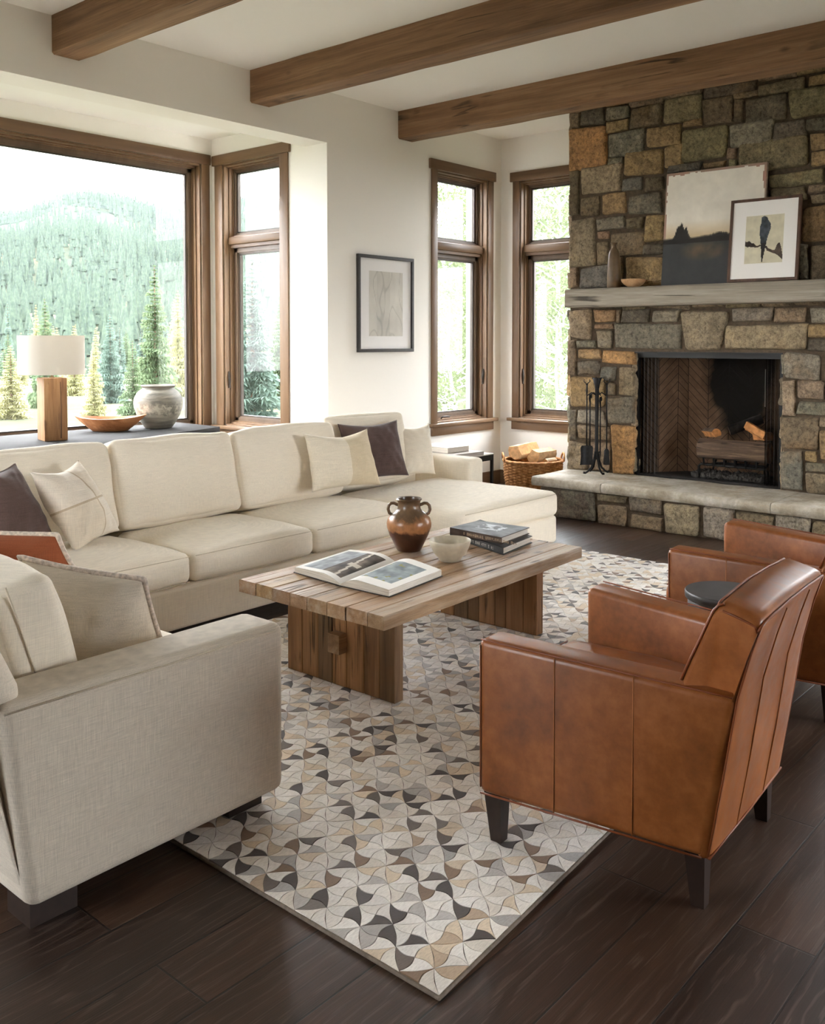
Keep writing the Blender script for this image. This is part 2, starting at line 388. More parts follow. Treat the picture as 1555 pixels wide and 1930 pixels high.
# ------------------------------------------------------------------ windows
def window(num, plane, w, rail=None, casing=.1, stool=True, latch=None, crank=False, far_cap=.03, sash=.055):
    u0, u1, z0, z1 = w
    if plane[0] == 'y': P = lambda u, d, z: (u, plane[1]+d, z); hx = 0
    else: P = lambda u, d, z: (plane[1]+d, u, z); hx = 1
    def bx(mb, a, b, d0, d1, c, d_, r=0):
        p, q = P(a, d0, c), P(b, d1, d_)
        x0, x1 = sorted((p[0], q[0])); y0, y1 = sorted((p[1], q[1]))
        if r: mb.rbox(x0, x1, y0, y1, c, d_, r, 2)
        else: mb.box(x0, x1, y0, y1, c, d_)
    root = bpy.data.objects.new('window_%d' % num, None); COL.objects.link(root); root.location = P((u0+u1)/2, 0, z0); root['kind'] = 'structure'
    zs = z0-.002
    for (a, b) in ((u0-casing, u0), (u1, u1+casing)):
        mb = MB(); bx(mb, a, b, -.018, -.0005, zs-.0, z1, .004); mb.build('casing', M_CASE, root, 40)
    mb = MB(); bx(mb, u0-casing-far_cap, u1+casing+far_cap, -.028, -.0005, z1, z1+.097, .004); mb.build('head_casing', M_CASEH[hx], root, 40)
    if stool:
        mb = MB(); bx(mb, u0-casing-.035, u1+casing+.035, -.065, .0, z0-.035, z0-.002, .006); bx(mb, u0, u1, -.0, .14, z0-.035, z0-.002); mb.build('stool', M_CASEH[hx], root, 40)
        mb = MB(); bx(mb, u0-casing, u1+casing, -.026, -.0005, z0-.125, z0-.035, .004); mb.build('apron', M_CASEH[hx], root, 40)
    # jamb liner with a stepped stop
    mb = MB(); J = .14
    bx(mb, u0-.001, u0+.018, 0, J, z0, z1); bx(mb, u1-.018, u1+.001, 0, J, z0, z1); bx(mb, u0, u1, 0, J, z1-.018, z1+.001); bx(mb, u0, u1, 0, J, z0-.001, z0+.012)
    for (s_, d0) in ((.03, .05), (.042, .085)):
        bx(mb, u0+.018, u0+s_, d0, J, z0, z1); bx(mb, u1-s_, u1-.018, d0, J, z0, z1); bx(mb, u0, u1, d0, J, z1-s_, z1-.018); bx(mb, u0, u1, d0, J, z0+.012, z0+s_)
    mb.build('jamb', M_CASE, root)
    panes = [(z0+.03, z1-.042)]
    if rail:
        mb = MB(); bx(mb, u0+.018, u1-.018, .035, .15, rail[0]+.03, rail[1]-.012, .012); bx(mb, u0+.018, u1-.018, .06, .15, rail[0], rail[1]); mb.build('transom_rail', M_CASEH[hx], root, 40)
        panes = [(z0+.03, rail[0]), (rail[1], z1-.042)]
    for k, (a, b) in enumerate(panes):
        s0 = sash if (k == 0 and rail) or not rail else .03
        mb = MB(); d0, d1 = .095, .15; U0, U1 = u0+.042, u1-.042
        for st, e0 in ((0, d0), (.012, d0+.012)):
            x = s0-.012+st
            bx(mb, U0, U0+x, e0, d1, a, b); bx(mb, U1-x, U1, e0, d1, a, b); bx(mb, U0, U1, e0, d1, a, a+x); bx(mb, U0, U1, e0, d1, b-x, b)
        sh = mb.build('sash', M_SASH, root)
        mb = MB(); x = s0
        for (c0, c1, e0, e1) in ((U0+x, U0+x+.012, a+x, b-x), (U1-x-.012, U1-x, a+x, b-x), (U0+x, U1-x, a+x, a+x+.012), (U0+x, U1-x, b-x-.012, b-x)): bx(mb, c0, c1, .112, .145, e0, e1)
        mb.build('glazing_bead', M_BRONZE, sh)
        mb = MB(); bx(mb, U0+x, U1-x, .124, .128, a+x, b-x); mb.build('glass', M_GLASS, sh)
    if latch is not None:
        mb = MB(); u = latch
        sgn = 1 if u > (u0+u1)/2 else -1
        p0 = [P(u, .04, z0+.38), P(u-sgn*.012, .034, z0+.42), P(u-sgn*.012, .03, z0+.47), P(u, .034, z0+.52)]
        mb.tube(p0, [.008, .011, .011, .007], 8); bx(mb, u-.008, u+.008, .03, .06, z0+.36, z0+.40)
        mb.build('latch', M_BRONZE, root, 50)
    if crank:
        mb = MB(); c = u0+.16
        bx(mb, c-.06, c+.06, .055, .095, z0+.012, z0+.028, .004)
        mb.tube([P(c-.01, .06, z0+.03), P(c-.01, .045, z0+.05), P(c+.05, .03, z0+.052), P(c+.09, .03, z0+.046)], .008, 8)
        mb.build('crank', M_BRONZE, root, 50)
    return root
window(1, ('y', YB), W1, None, .096, True, None, False, .008, .05)
window(2, ('x', XB), W2, (2.44, 2.555), .115, True, 7.335-.02)
window(3, ('y', YL), W3, (2.425, 2.545), .09, True, 8.046-.02, True)
window(4, ('x', XE), W4, (2.445, 2.565), .085, True, 5.655-.02)
window(5, ('x', XE), W5, (2.445, 2.565), .085, True)
# ------------------------------------------------------------------ ceiling beams
BEAMS = [(3.195, 3.40, 'rough hewn ceiling beam nearest the camera, above the large window'), (4.862, 5.070, 'rough hewn ceiling beam in the middle of the ceiling'), (6.63, 6.842, 'rough hewn ceiling beam closest to the stone chimney')]
for i, (x0, x1, lab) in enumerate(BEAMS):
    mb = MB(); z0 = 3.435; n = 46; y0, y1 = YR, YL-.001
    ring = []
    for k in range(n+1):
        y = y0+(y1-y0)*k/n; j = lambda s: noise.noise(Vector((i*7+s, y*2.2, s)))*.007
        c = .012+.006*noise.noise(Vector((i, y*4, 3)))
        ring.append([(x0+j(1), y, ZC-.001), (x0+j(2), y, z0+c+j(3)), (x0+c+j(2), y, z0+j(4)), (x1-c+j(5), y, z0+j(6)), (x1+j(5), y, z0+c+j(7)), (x1+j(8), y, ZC-.001)])
    v = [p for r_ in ring for p in r_]; f = []
    for k in range(n):
        for q in range(6): f.append((k*6+q, k*6+(q+1) % 6, (k+1)*6+(q+1) % 6, (k+1)*6+q))
    f += [list(range(6)), [n*6+q for q in range(6)][::-1]]
    mb.add(v, [g[::-1] for g in f]); o = mb.build('ceiling_beam', M_BEAM)
    tag(o, lab, 'beam', 'hewn beams across the ceiling')
# ================================================================== FIREPLACE
XF = 7.6
FY0, FY1, FZ0, FZ1 = 2.66, 4.0, .34, 1.447       # opening in the stone
CH0, CH1 = 1.93, 4.655
fp = thing('fireplace', 'floor to ceiling fieldstone fireplace with raised hearth and weathered timber mantel', 'fireplace', (XF, 3.3, 0))
PAL = {'G': (116, 113, 100), 'D': (92, 86, 76), 'B': (130, 113, 92), 'T': (176, 143, 102), 'O': (152, 126, 86), 'L': (152, 136, 112), 'U': (100, 101, 97), 'P': (146, 118, 98), 'R': (182, 134, 84), 'S': (138, 130, 116), 'K': (104, 92, 72), 'E': (132, 122, 90)}
A = lambda x, y: (1040+x/3.0194, 150+y/3.0194)
Bq = lambda x, y: (1000+x/2.802, 550+y/2.802)
S4 = """97 190 160 275 B;163 165 295 262 D;298 150 440 228 G;440 110 628 148 B;440 150 628 280 K;634 95 848 245 E;852 20 1163 85 D;855 88 1025 262 K;1030 62 1165 105 B;1168 0 1445 75 K;1090 90 1342 240 D;1030 108 1087 240 K;1450 -40 1640 28 O;1345 32 1640 212 E;97 262 318 505 R;300 230 430 300 O;322 285 536 438 G;532 258 735 380 O;742 225 852 268 O;740 270 1000 465 E;1005 235 1258 380 S;1264 225 1440 345 D;1445 200 1640 290 D;318 442 400 490 G;404 405 640 545 O;540 392 635 410 G;638 365 740 495 O;655 475 850 525 U;852 462 985 500 O;990 385 1052 450 P;1056 330 1452 515 E;1455 300 1640 395 O;1460 400 1640 485 T;1235 520 1550 605 E;98 510 155 780 K;160 490 400 652 L;388 557 525 640 U;530 548 640 635 K;160 655 272 775 K;277 640 418 765 T;422 642 625 770 G;250 780 413 855 G;98 785 245 1058 L;255 862 322 908 P;417 775 522 848 K;326 855 522 1000 B;527 772 640 925 O;505 930 640 998 D;250 912 325 1050 B;410 1003 640 1180 O;148 1062 325 1185 U;98 1064 145 1185 P;330 1004 406 1180 B;1235 610 1455 700 K;1460 590 1640 640 B;1460 645 1640 705 L;1425 710 1640 925 O;1405 930 1460 1140 D;1465 930 1640 1135 B"""
S5 = """200 88 325 250 L;328 92 445 165 T;448 92 478 165 B;482 92 632 163 D;636 92 785 162 S;1062 85 1272 164 S;1276 80 1460 164 B;1465 80 1660 168 S;437 168 806 306 G;1022 168 1462 316 L;1466 172 1660 242 O;1466 246 1660 316 D;330 168 434 200 P;345 204 434 300 S;240 253 341 298 G;196 255 237 440 B;246 302 368 358 T;372 310 545 385 R;245 362 356 442 G;360 388 450 475 U;455 390 545 548 B;200 447 392 616 T;396 480 450 548 G;396 552 545 704 G;195 620 238 785 D;242 620 392 704 S;242 708 420 785 B;192 790 298 945 L;302 790 420 945 B;425 708 545 970 R;1326 322 1540 465 S;1545 325 1660 480 S;1322 470 1402 652 L;1406 470 1556 572 B;1406 576 1660 655 G;1316 657 1515 832 K;1520 660 1660 720 B;1520 724 1660 905 O;1310 836 1438 1075 U;1442 838 1510 902 O;1442 908 1660 958 D;1446 962 1660 1090 K"""
def rects(txt, conv, xp):
    out = []
    for ln in txt.split(';'):
        a = ln.split(); x0, y0, x1, y1 = map(float, a[:4])
        xm, ym = (x0+x1)/2, (y0+y1)/2
        ya = at(*conv(x0, ym), 0, xp).y; yb = at(*conv(x1, ym), 0, xp).y
        zt = at(*conv(xm, y0), 0, xp).z; zb = at(*conv(xm, y1), 0, xp).z
        out.append([yb, ya, zb, zt, a[4]])
    return out
ST = rects(S4, A, XF)+rects(S5, Bq, XF)
ST = [[min(max(a, CH0), CH1), min(b, CH1), max(c, FZ0), min(d, ZC), k] for (a, b, c, d, k) in ST]
ST = [s for s in ST if s[1]-s[0] > .03 and s[3]-s[2] > .03]
# occupancy, then fill what is left with further stones
CS = .02; NY = int((CH1-CH0)/CS)+1; NZ = int((ZC-FZ0)/CS)+1
occ = [[False]*NZ for _ in range(NY)]
def mark(a, b, c, d):
    for i in range(NY):
        y = CH0+(i+.5)*CS
        if a-.004 < y < b+.004:
            for j in range(NZ):
                if c-.004 < FZ0+(j+.5)*CS < d+.004: occ[i][j] = True
mark(FY0, FY1, FZ0, FZ1)
KEY = [at(*Bq(785, 92), 0, XF), at(*Bq(1052, 88), 0, XF), at(*Bq(1012, 312), 0, XF), at(*Bq(818, 306), 0, XF)]
mark(KEY[1].y, KEY[0].y, KEY[2].z, KEY[0].z)
for s in ST: mark(*s[:4])
rs = random.Random(11)
for j in range(NZ):
    for i in range(NY):
        if occ[i][j]: continue
        mw = int(rs.uniform(.2, .46)/CS); mh = int(rs.uniform(.12, .3)/CS); w = 0
        while i+w < NY and w < mw and not occ[i+w][j]: w += 1
        h = 0
        while j+h < NZ and h < mh and all(not occ[i+q][j+h] for q in range(w)): h += 1
        for q in range(w):
            for r_ in range(h): occ[i+q][j+r_] = True
        if w*CS > .05 and h*CS > .05:
            ST.append([CH0+i*CS, min(CH0+(i+w)*CS, CH1), FZ0+j*CS, min(FZ0+(j+h)*CS, ZC), rs.choice('GDBOLKESB')])
def stone(mb, quad, col, depth, P, seed, rough=.012, step=.026, gap=.0035):
    """quad: 4 (a,b) corners ccw on a wall; P(a,b,d) puts them in the world, d away from the wall"""
    rg = random.Random(seed)
    cx = sum(p[0] for p in quad)/4; cy = sum(p[1] for p in quad)/4
    w = math.dist(quad[0], quad[1]); h = math.dist(quad[1], quad[2])
    q = []
    for (a, b) in quad:
        sx = 1-gap*2/w; sy = 1-gap*2/h
        q.append((cx+(a-cx)*sx+rg.uniform(-1, 1)*min(.018, w*.09), cy+(b-cy)*sy+rg.uniform(-1, 1)*min(.018, h*.09)))
    r_ = min(.030, w*.2, h*.2)
    def samp(L):
        n = max(3, int(L/step)); t = [0, .18*r_/L, .5*r_/L, r_/L]
        t += [r_/L+(1-2*r_/L)*k/n for k in range(1, n)]
        return t+[1-x for x in (r_/L, .5*r_/L, .18*r_/L, 0)]
    us, vs = samp(w), samp(h)
    tu, tv = rg.uniform(-.05, .05), rg.uniform(-.05, .05); base = rg.uniform(-.006, .012)
    V = []
    rc = min(w, h)*rg.uniform(.05, .14)
    for u in us:
        for v in vs:
            ee = min(u, 1-u)*w; ff = min(v, 1-v)*h
            a = (q[0][0]*(1-u)+q[1][0]*u)*(1-v)+(q[3][0]*(1-u)+q[2][0]*u)*v
            b = (q[0][1]*(1-u)+q[1][1]*u)*(1-v)+(q[3][1]*(1-u)+q[2][1]*u)*v
            # rounded plan corners
            if ee < rc and ff < rc:
                dx, dy = rc-ee, rc-ff; L = math.hypot(dx, dy); M_ = max(dx, dy)
                if L > 1e-6:
                    k = M_/L; su = 1 if u < .5 else -1; sv = 1 if v < .5 else -1
                    da, db = dx*(1-k), dy*(1-k)
                    ex = Vector((q[1][0]-q[0][0], q[1][1]-q[0][1])).normalized(); ey = Vector((q[3][0]-q[0][0], q[3][1]-q[0][1])).normalized()
                    a += ex.x*da*su+ey.x*db*sv; b += ex.y*da*su+ey.y*db*sv
            e = min(ee, ff)
            dpt = depth*(math.sqrt(max(0, 1-(1-min(1, e/r_))**2))) if e < r_ else depth
            o = Vector((a, b, seed*1.37))
            dn = noise.noise(o*6)*rough*1.5+noise.noise(o*16)*rough*1.1+(1-abs(noise.noise(o*11+Vector((5, 5, 5))))*2)*rough*.5+noise.noise(o*40)*rough*.5
            d = -.012+(dpt+.012)+base+tu*(u-.5)*w+tv*(v-.5)*h+dn*min(1, e/.02)
            if e <= 0: d = -.015
            wb_ = .006*noise.noise(o*9+Vector((0, 0, 50))); wc_ = .006*noise.noise(o*9+Vector((0, 0, 90)))
            V.append(P(a+wb_, b+wc_, d))
    nv = len(vs); F = []
    for i in range(len(us)-1):
        for j in range(nv-1): F.append((i*nv+j, (i+1)*nv+j, (i+1)*nv+j+1, i*nv+j+1))
    k = rg.uniform(.86, 1.12); kk = [k*rg.uniform(.97, 1.03) for _ in range(3)]
    mb.add(V, F, None, tuple((c*.72+.28*g)*1.22*x for c, g, x in zip(srgb(*PAL[col]), srgb(138, 124, 102), kk)))
def stone_mat():
    t = NT('fieldstone'); c = t.attr()
    n1 = t.noise(7, 6, .65, None, .5); n2 = t.noise(34, 6, .7); n3 = t.noise(120, 3, .6); n4 = t.noise(3.2, 3)
    c = t.mix(c, t.ramp(n1, [(.3, (.6, .58, .56)), (.52, (1.04, 1.04, 1.04)), (.72, (1.42, 1.36, 1.24))]), .85, 'MULTIPLY')
    c = t.mix(c, srgb(150, 116, 72), t.ramp(n4, [(.56, (0, 0, 0)), (.75, (.45, .45, .45))]))
    c = t.mix(c, t.ramp(n2, [(.33, (.42, .40, .38)), (.5, (1, 1, 1)), (.68, (1.45, 1.42, 1.34))]), .9, 'MULTIPLY')
    c = t.mix(c, t.ramp(n3, [(.36, (.6, .6, .6)), (.56, (1.06, 1.06, 1.06))]), .6, 'MULTIPLY')
    t.bump(t.math('ADD', t.math('MULTIPLY', n2, 1.0), t.math('MULTIPLY', n3, .35)), .9, .02)
    return t.set(c, .85, 0, .3)
M_STONE = stone_mat()
M_MORT = plain('dark_mortar', srgb(92, 80, 66), .95, 0, .1, .25, 40, .4)
PF = lambda a, b, d: (XF+.03-d, a, b)
sm = MB()
for i, (a, b, c, d, k) in enumerate(ST): stone(sm, [(b, c), (a, c), (a, d), (b, d)], k, .035, PF, i+1)
stone(sm, [(KEY[3].y, KEY[3].z), (KEY[2].y, KEY[2].z), (KEY[1].y, KEY[1].z), (KEY[0].y, KEY[0].z)], 'L', .05, PF, 999)
# cheek stones inside the left of the opening (they show their sides) and the chimney's flank
z = FZ0; i = 2000
while z < FZ1-.02:
    h = min(rs.uniform(.12, .26), FZ1-z)
    if FZ1-z-h < .07: h = FZ1-z
    stone(sm, [(XF+.03, z), (XF+.16, z), (XF+.16, z+h), (XF+.03, z+h)], rs.choice('BTRLK'), .02, lambda a, b, d: (a, FY1-.0-d, b), i); i += 1
    stone(sm, [(XF+.03, z), (XF+.16, z), (XF+.16, z+h), (XF+.03, z+h)], rs.choice('BGDLK'), .02, lambda a, b, d: (a, FY0+.0+d, b), i); i += 1
    z += h
z = .02
while z < ZC-.03:
    h = min(rs.uniform(.14, .34), ZC-z); h = ZC-z if ZC-z-h < .08 else h
    x = XF+.03
    while x < XE-.02:
        w = min(rs.uniform(.18, .4), XE-x); w = XE-x if XE-x-w < .1 else w
        stone(sm, [(x+w, z), (x, z), (x, z+h), (x+w, z+h)], rs.choice('GDBTOLKE'), .03, lambda a, b, d: (a, CH1-.025+d, b), i, step=.05); i += 1
        stone(sm, [(x, z), (x+w, z), (x+w, z+h), (x, z+h)], rs.choice('GDBTOLKE'), .03, lambda a, b, d: (a, CH0+.02-d, b), i, step=.05); i += 1
        x += w
    z += h
sm.build('stone_facing', M_STONE, fp, 60)
core = MB()
for (a, b, c, d) in wall_cells(CH0+.02, CH1-.025, 0, ZC, [(FY0, FY1, .0, FZ1)]): core.box(XF+.03, XE-.0, a, b, c, d)
core.build('masonry_core', M_MORT, fp)
# mantel
mm = MB(); n = 40; yA, yBm = CH0-.02, 4.52
ring = []
for k in range(n+1):
    y = yBm+(yA-yBm)*k/n; j = lambda s: noise.noise(Vector((s*3, y*3.1, s)))*.007
    ring.append([(XF-.0, y, 1.845+j(1)), (7.358+j(2), y, 1.845+j(3)), (7.347+j(2), y, 1.858+j(3)), (7.347+j(4), y, 1.995+j(5)), (7.36+j(4), y, 2.008+j(5)*.2), (XF, y, 2.008)])
v = [p for r_ in ring for p in r_]; f = []
for k in range(n):
    for q in range(6): f.append((k*6+q, k*6+(q+1) % 6, (k+1)*6+(q+1) % 6, (k+1)*6+q))
f += [list(range(6))[::-1], [n*6+q for q in range(6)]]
mm.add(v, f); mm.build('mantel', M_MANTEL, fp, 35)
# hearth: stone base and slabs
hb = MB(); i = 5000
HB = rects("150 1040 345 1222 D;350 1062 512 1117 K;355 1121 512 1236 B;516 1098 697 1172 D;516 1176 697 1268 B;702 1120 890 1302 L;900 1140 1082 1318 S;1086 1160 1282 1345 K;1286 1178 1480 1365 S;1484 1195 1640 1390 K", Bq, 7.012)
HB = [[a, b, 0.0 if c < .09 else c, min(d, .262) if d > .18 else d, k] for (a, b, c, d, k) in HB]
for k in range(len(HB)):
    if HB[k][3] > .2: HB[k][3] = .262
HB.append([4.02, 4.55, 0, .262, 'D'])
y = min(q[0] for q in HB)
while y > CH0-.3: HB.append([y-.4, y-.01, 0, .262, rs.choice('DBSK')]); y -= .41
for (a, b, c, d, k) in HB: stone(hb, [(b, c), (a, c), (a, d), (b, d)], k, .03, lambda a, b, d: (7.03-d, a, max(b, .001)), i, gap=.004); i += 1
for (x0, x1) in ((7.03, 7.3), (7.3, 7.62)): stone(hb, [(x1, 0), (x0, 0), (x0, .262), (x1, .262)], 'K', .03, lambda a, b, d: (a, 4.54+d, max(b, .001)), i); i += 1
hb.build('hearth_stones', M_STONE, fp, 60)
mb = MB(); mb.box(7.03, XF+.03, CH0-.25, 4.54, 0, .262); mb.build('hearth_core', M_MORT, fp)
def slab_mat():
    t = NT('hearth_flagstone'); n1 = t.noise(5, 6, .65, None, .4); n2 = t.noise(40, 5, .7); n3 = t.noise(1, 4, .6, t.mapping((3, 3, 40)))
    c = t.ramp(n1, [(.3, srgb(138, 126, 106)), (.5, srgb(172, 162, 144)), (.7, srgb(196, 190, 178))])
    c = t.mix(c, srgb(176, 144, 96), t.ramp(n3, [(.55, (0, 0, 0)), (.75, (.4, .4, .4))]))
    c = t.mix(c, t.ramp(n2, [(.3, (.7, .7, .7)), (.6, (1.05, 1.05, 1.05))]), .7, 'MULTIPLY'); t.bump(t.math('ADD', n2, n1), .5, .01); return t.set(c, .7, 0, .35)
M_SLAB = slab_mat()
cuts = [4.62, at(*Bq(362, 1030), 0, 6.95).y, at(*Bq(1262, 1150), 0, 6.95).y, CH0-.25]
for k in range(3):
    ya, yb = cuts[k]-.003, cuts[k+1]+.003; mb = MB(); nx, ny = 24, max(6, int((ya-yb)/.04)); zt, zb = .342, .262
    def edge(y, s): return noise.noise(Vector((y*5, s, k)))*.014+noise.noise(Vector((y*16, s, k)))*.007
    V = []; prof = [(0, zb, 0), (-.05, zb, 1), (-.062, zb+.015, 1), (-.066, zb+.04, 1), (-.060, zt-.012, 1), (-.048, zt-.002, 1)]
    for q in range(ny+1):
        y = ya+(yb-ya)*q/ny; row = [(7.03+dx+edge(y, z_)*e, y, z_+edge(y+3, z_)*.3*(z_ > zb+.02)) for (dx, z_, e) in prof]
        row += [(7.0+(XF+.05-7.0)*t_/nx, y, zt+noise.noise(Vector((t_*.3, y*4, k)))*.004) for t_ in range(1, nx+1)]
        row += [(XF+.05, y, zb)]
        V += row
    m_ = len(prof)+nx+1; F = []
    for q in range(ny):
        for p in range(m_): F.append((q*m_+p, (q+1)*m_+p, (q+1)*m_+(p+1) % m_, q*m_+(p+1) % m_))
    F += [[p for p in range(m_)], [ny*m_+p for p in range(m_)][::-1]]
    mb.add(V, [g[::-1] for g in F]); mb.build('hearth_slab', M_SLAB, fp, 40)
# firebox: herringbone liner, steel frame, mesh curtains
def brick_mat():
    t = NT('firebox_herringbone'); cs = []
    uv = t.n('Attribute'); uv.attribute_name = 'Map'; src = uv.outputs['Vector']
    sx = t.n('SeparateXYZ'); t.l(src, sx.inputs[0])
    wz = t.math('PINGPONG', sx.outputs[0], .19)
    row = t.math('ADD', sx.outputs[1], t.math('MULTIPLY', wz, 1.0))
    fr = t.math('FRACT', t.math('DIVIDE', row, .075))
    col_ = t.math('FRACT', t.math('DIVIDE', sx.outputs[0], .19))
    line = t.math('MAXIMUM', t.math('LESS_THAN', fr, .09), t.math('LESS_THAN', col_, .03))
    c = t.ramp(t.noise(9, 5, .6), [(.3, srgb(100, 78, 62)), (.7, srgb(132, 106, 84))])
    c = t.mix(c, srgb(58, 46, 40), line)
    # soot above the grate
    g = t.n('TexGradient', gradient_type='SPHERICAL'); t.l(t.mapping((.01, 1/.42, 1/.75), loc=(-.01*8.2, -3.22/.42, -1.28/.75)), g.inputs[0])
    c = t.mix(c, (.004, .004, .004), t.ramp(t.math('ADD', g.outputs['Fac'], t.math('MULTIPLY', t.math('SUBTRACT', t.noise(5, 4), .5), .5)), [(.10, (0, 0, 0)), (.38, (.97, .97, .97))]))
    t.bump(t.math('SUBTRACT', 1, line), .4, .006)
    return t.set(c, .9, 0, .15)
fb = MB(); maps = []
def fwall(p, q):
    (x0, y0), (x1, y1) = p, q; fb.add([(x0, y0, .345), (x1, y1, .345), (x1, y1, 1.62), (x0, y0, 1.62)], [(0, 1, 2, 3)])
    L = math.dist(p, q); maps.extend([(0, 0, 0), (L, 0, 0), (L, 1.275, 0), (0, 1.275, 0)])
FI0, FI1 = FY0+.015, FY1-.015
fwall((XF+.17, FI1), (8.16, 3.70)); fwall((8.16, 3.70), (8.16, 2.92)); fwall((8.16, 2.92), (XF+.17, FI0))
o = fb.build('firebox_liner', brick_mat(), fp)
la = o.data.attributes.new('Map', 'FLOAT_VECTOR', 'POINT')
for i_, q in enumerate(maps): la.data[i_].vector = q
mb = MB(); mb.box(XF+.12, 8.2, FI0, FI1, .30, .347); mb.build('firebox_floor', plain('sooty_floor', srgb(40, 36, 33), .95, nz=.3, ns=30), fp)
mb = MB(); mb.box(XF+.17, 8.2, FI0, FI1, 1.6, 1.63); mb.build('firebox_roof', plain('soot', srgb(14, 13, 12), .95), fp)
mb = MB(); mb.box(XF+.09, XF+.13, FI0, FI1, 1.395, 1.44); mb.box(XF+.09, XF+.13, FI1-.03, FI1, .345, 1.395); mb.box(XF+.09, XF+.13, FI0, FI0+.03, .345, 1.395)
mb.box(XF+.13, XF+.17, FI1-.012, FI1, .345, 1.44); mb.box(XF+.13, XF+.17, FI0, FI0+.012, .345, 1.44)
mb.box(XF+.02, XF+.13, FI0-.012, FI1+.012, 1.436, 1.446)
mb.build('firebox_frame', M_BLACKM, fp)
def mesh_curtain_mat():
    t = NT('chain_mesh'); t.set(srgb(46, 42, 38), .5, .5)
    tr = t.n('BsdfTransparent'); mx = t.n('MixShader'); mx.inputs[0].default_value = .78
    t.l(tr.outputs[0], mx.inputs[1]); t.l(t.p.outputs[0], mx.inputs[2]); t.l(mx.outputs[0], t.out.inputs[0]); return t.m
MC = mesh_curtain_mat()
for (ya, yb) in ((FI1-.03, FI1-.19), (FI0+.03, FI0+.17)):
    V = []; n = 56
    for k in range(n+1):
        t_ = k/n; y = ya+(yb-ya)*t_; x = XF+.155+.016*math.sin(t_*9*PI)
        V += [(x, y, .352), (x+.004*math.sin(k), y, .9), (x, y, 1.40)]
    mb = MB(); mb.add(V, [(k*3+r_, (k+1)*3+r_, (k+1)*3+r_+1, k*3+r_+1) for k in range(n) for r_ in (0, 1)]); mb.build('mesh_curtain', MC, fp, 180)
mb = MB(); mb.tube([(XF+.15, FI0+.17, 1.31), (XF+.15, FI0+.17, 1.0)], .004, 6); mb.build('curtain_pull', plain('steel_pull', srgb(120, 118, 112), .35, .8), fp)
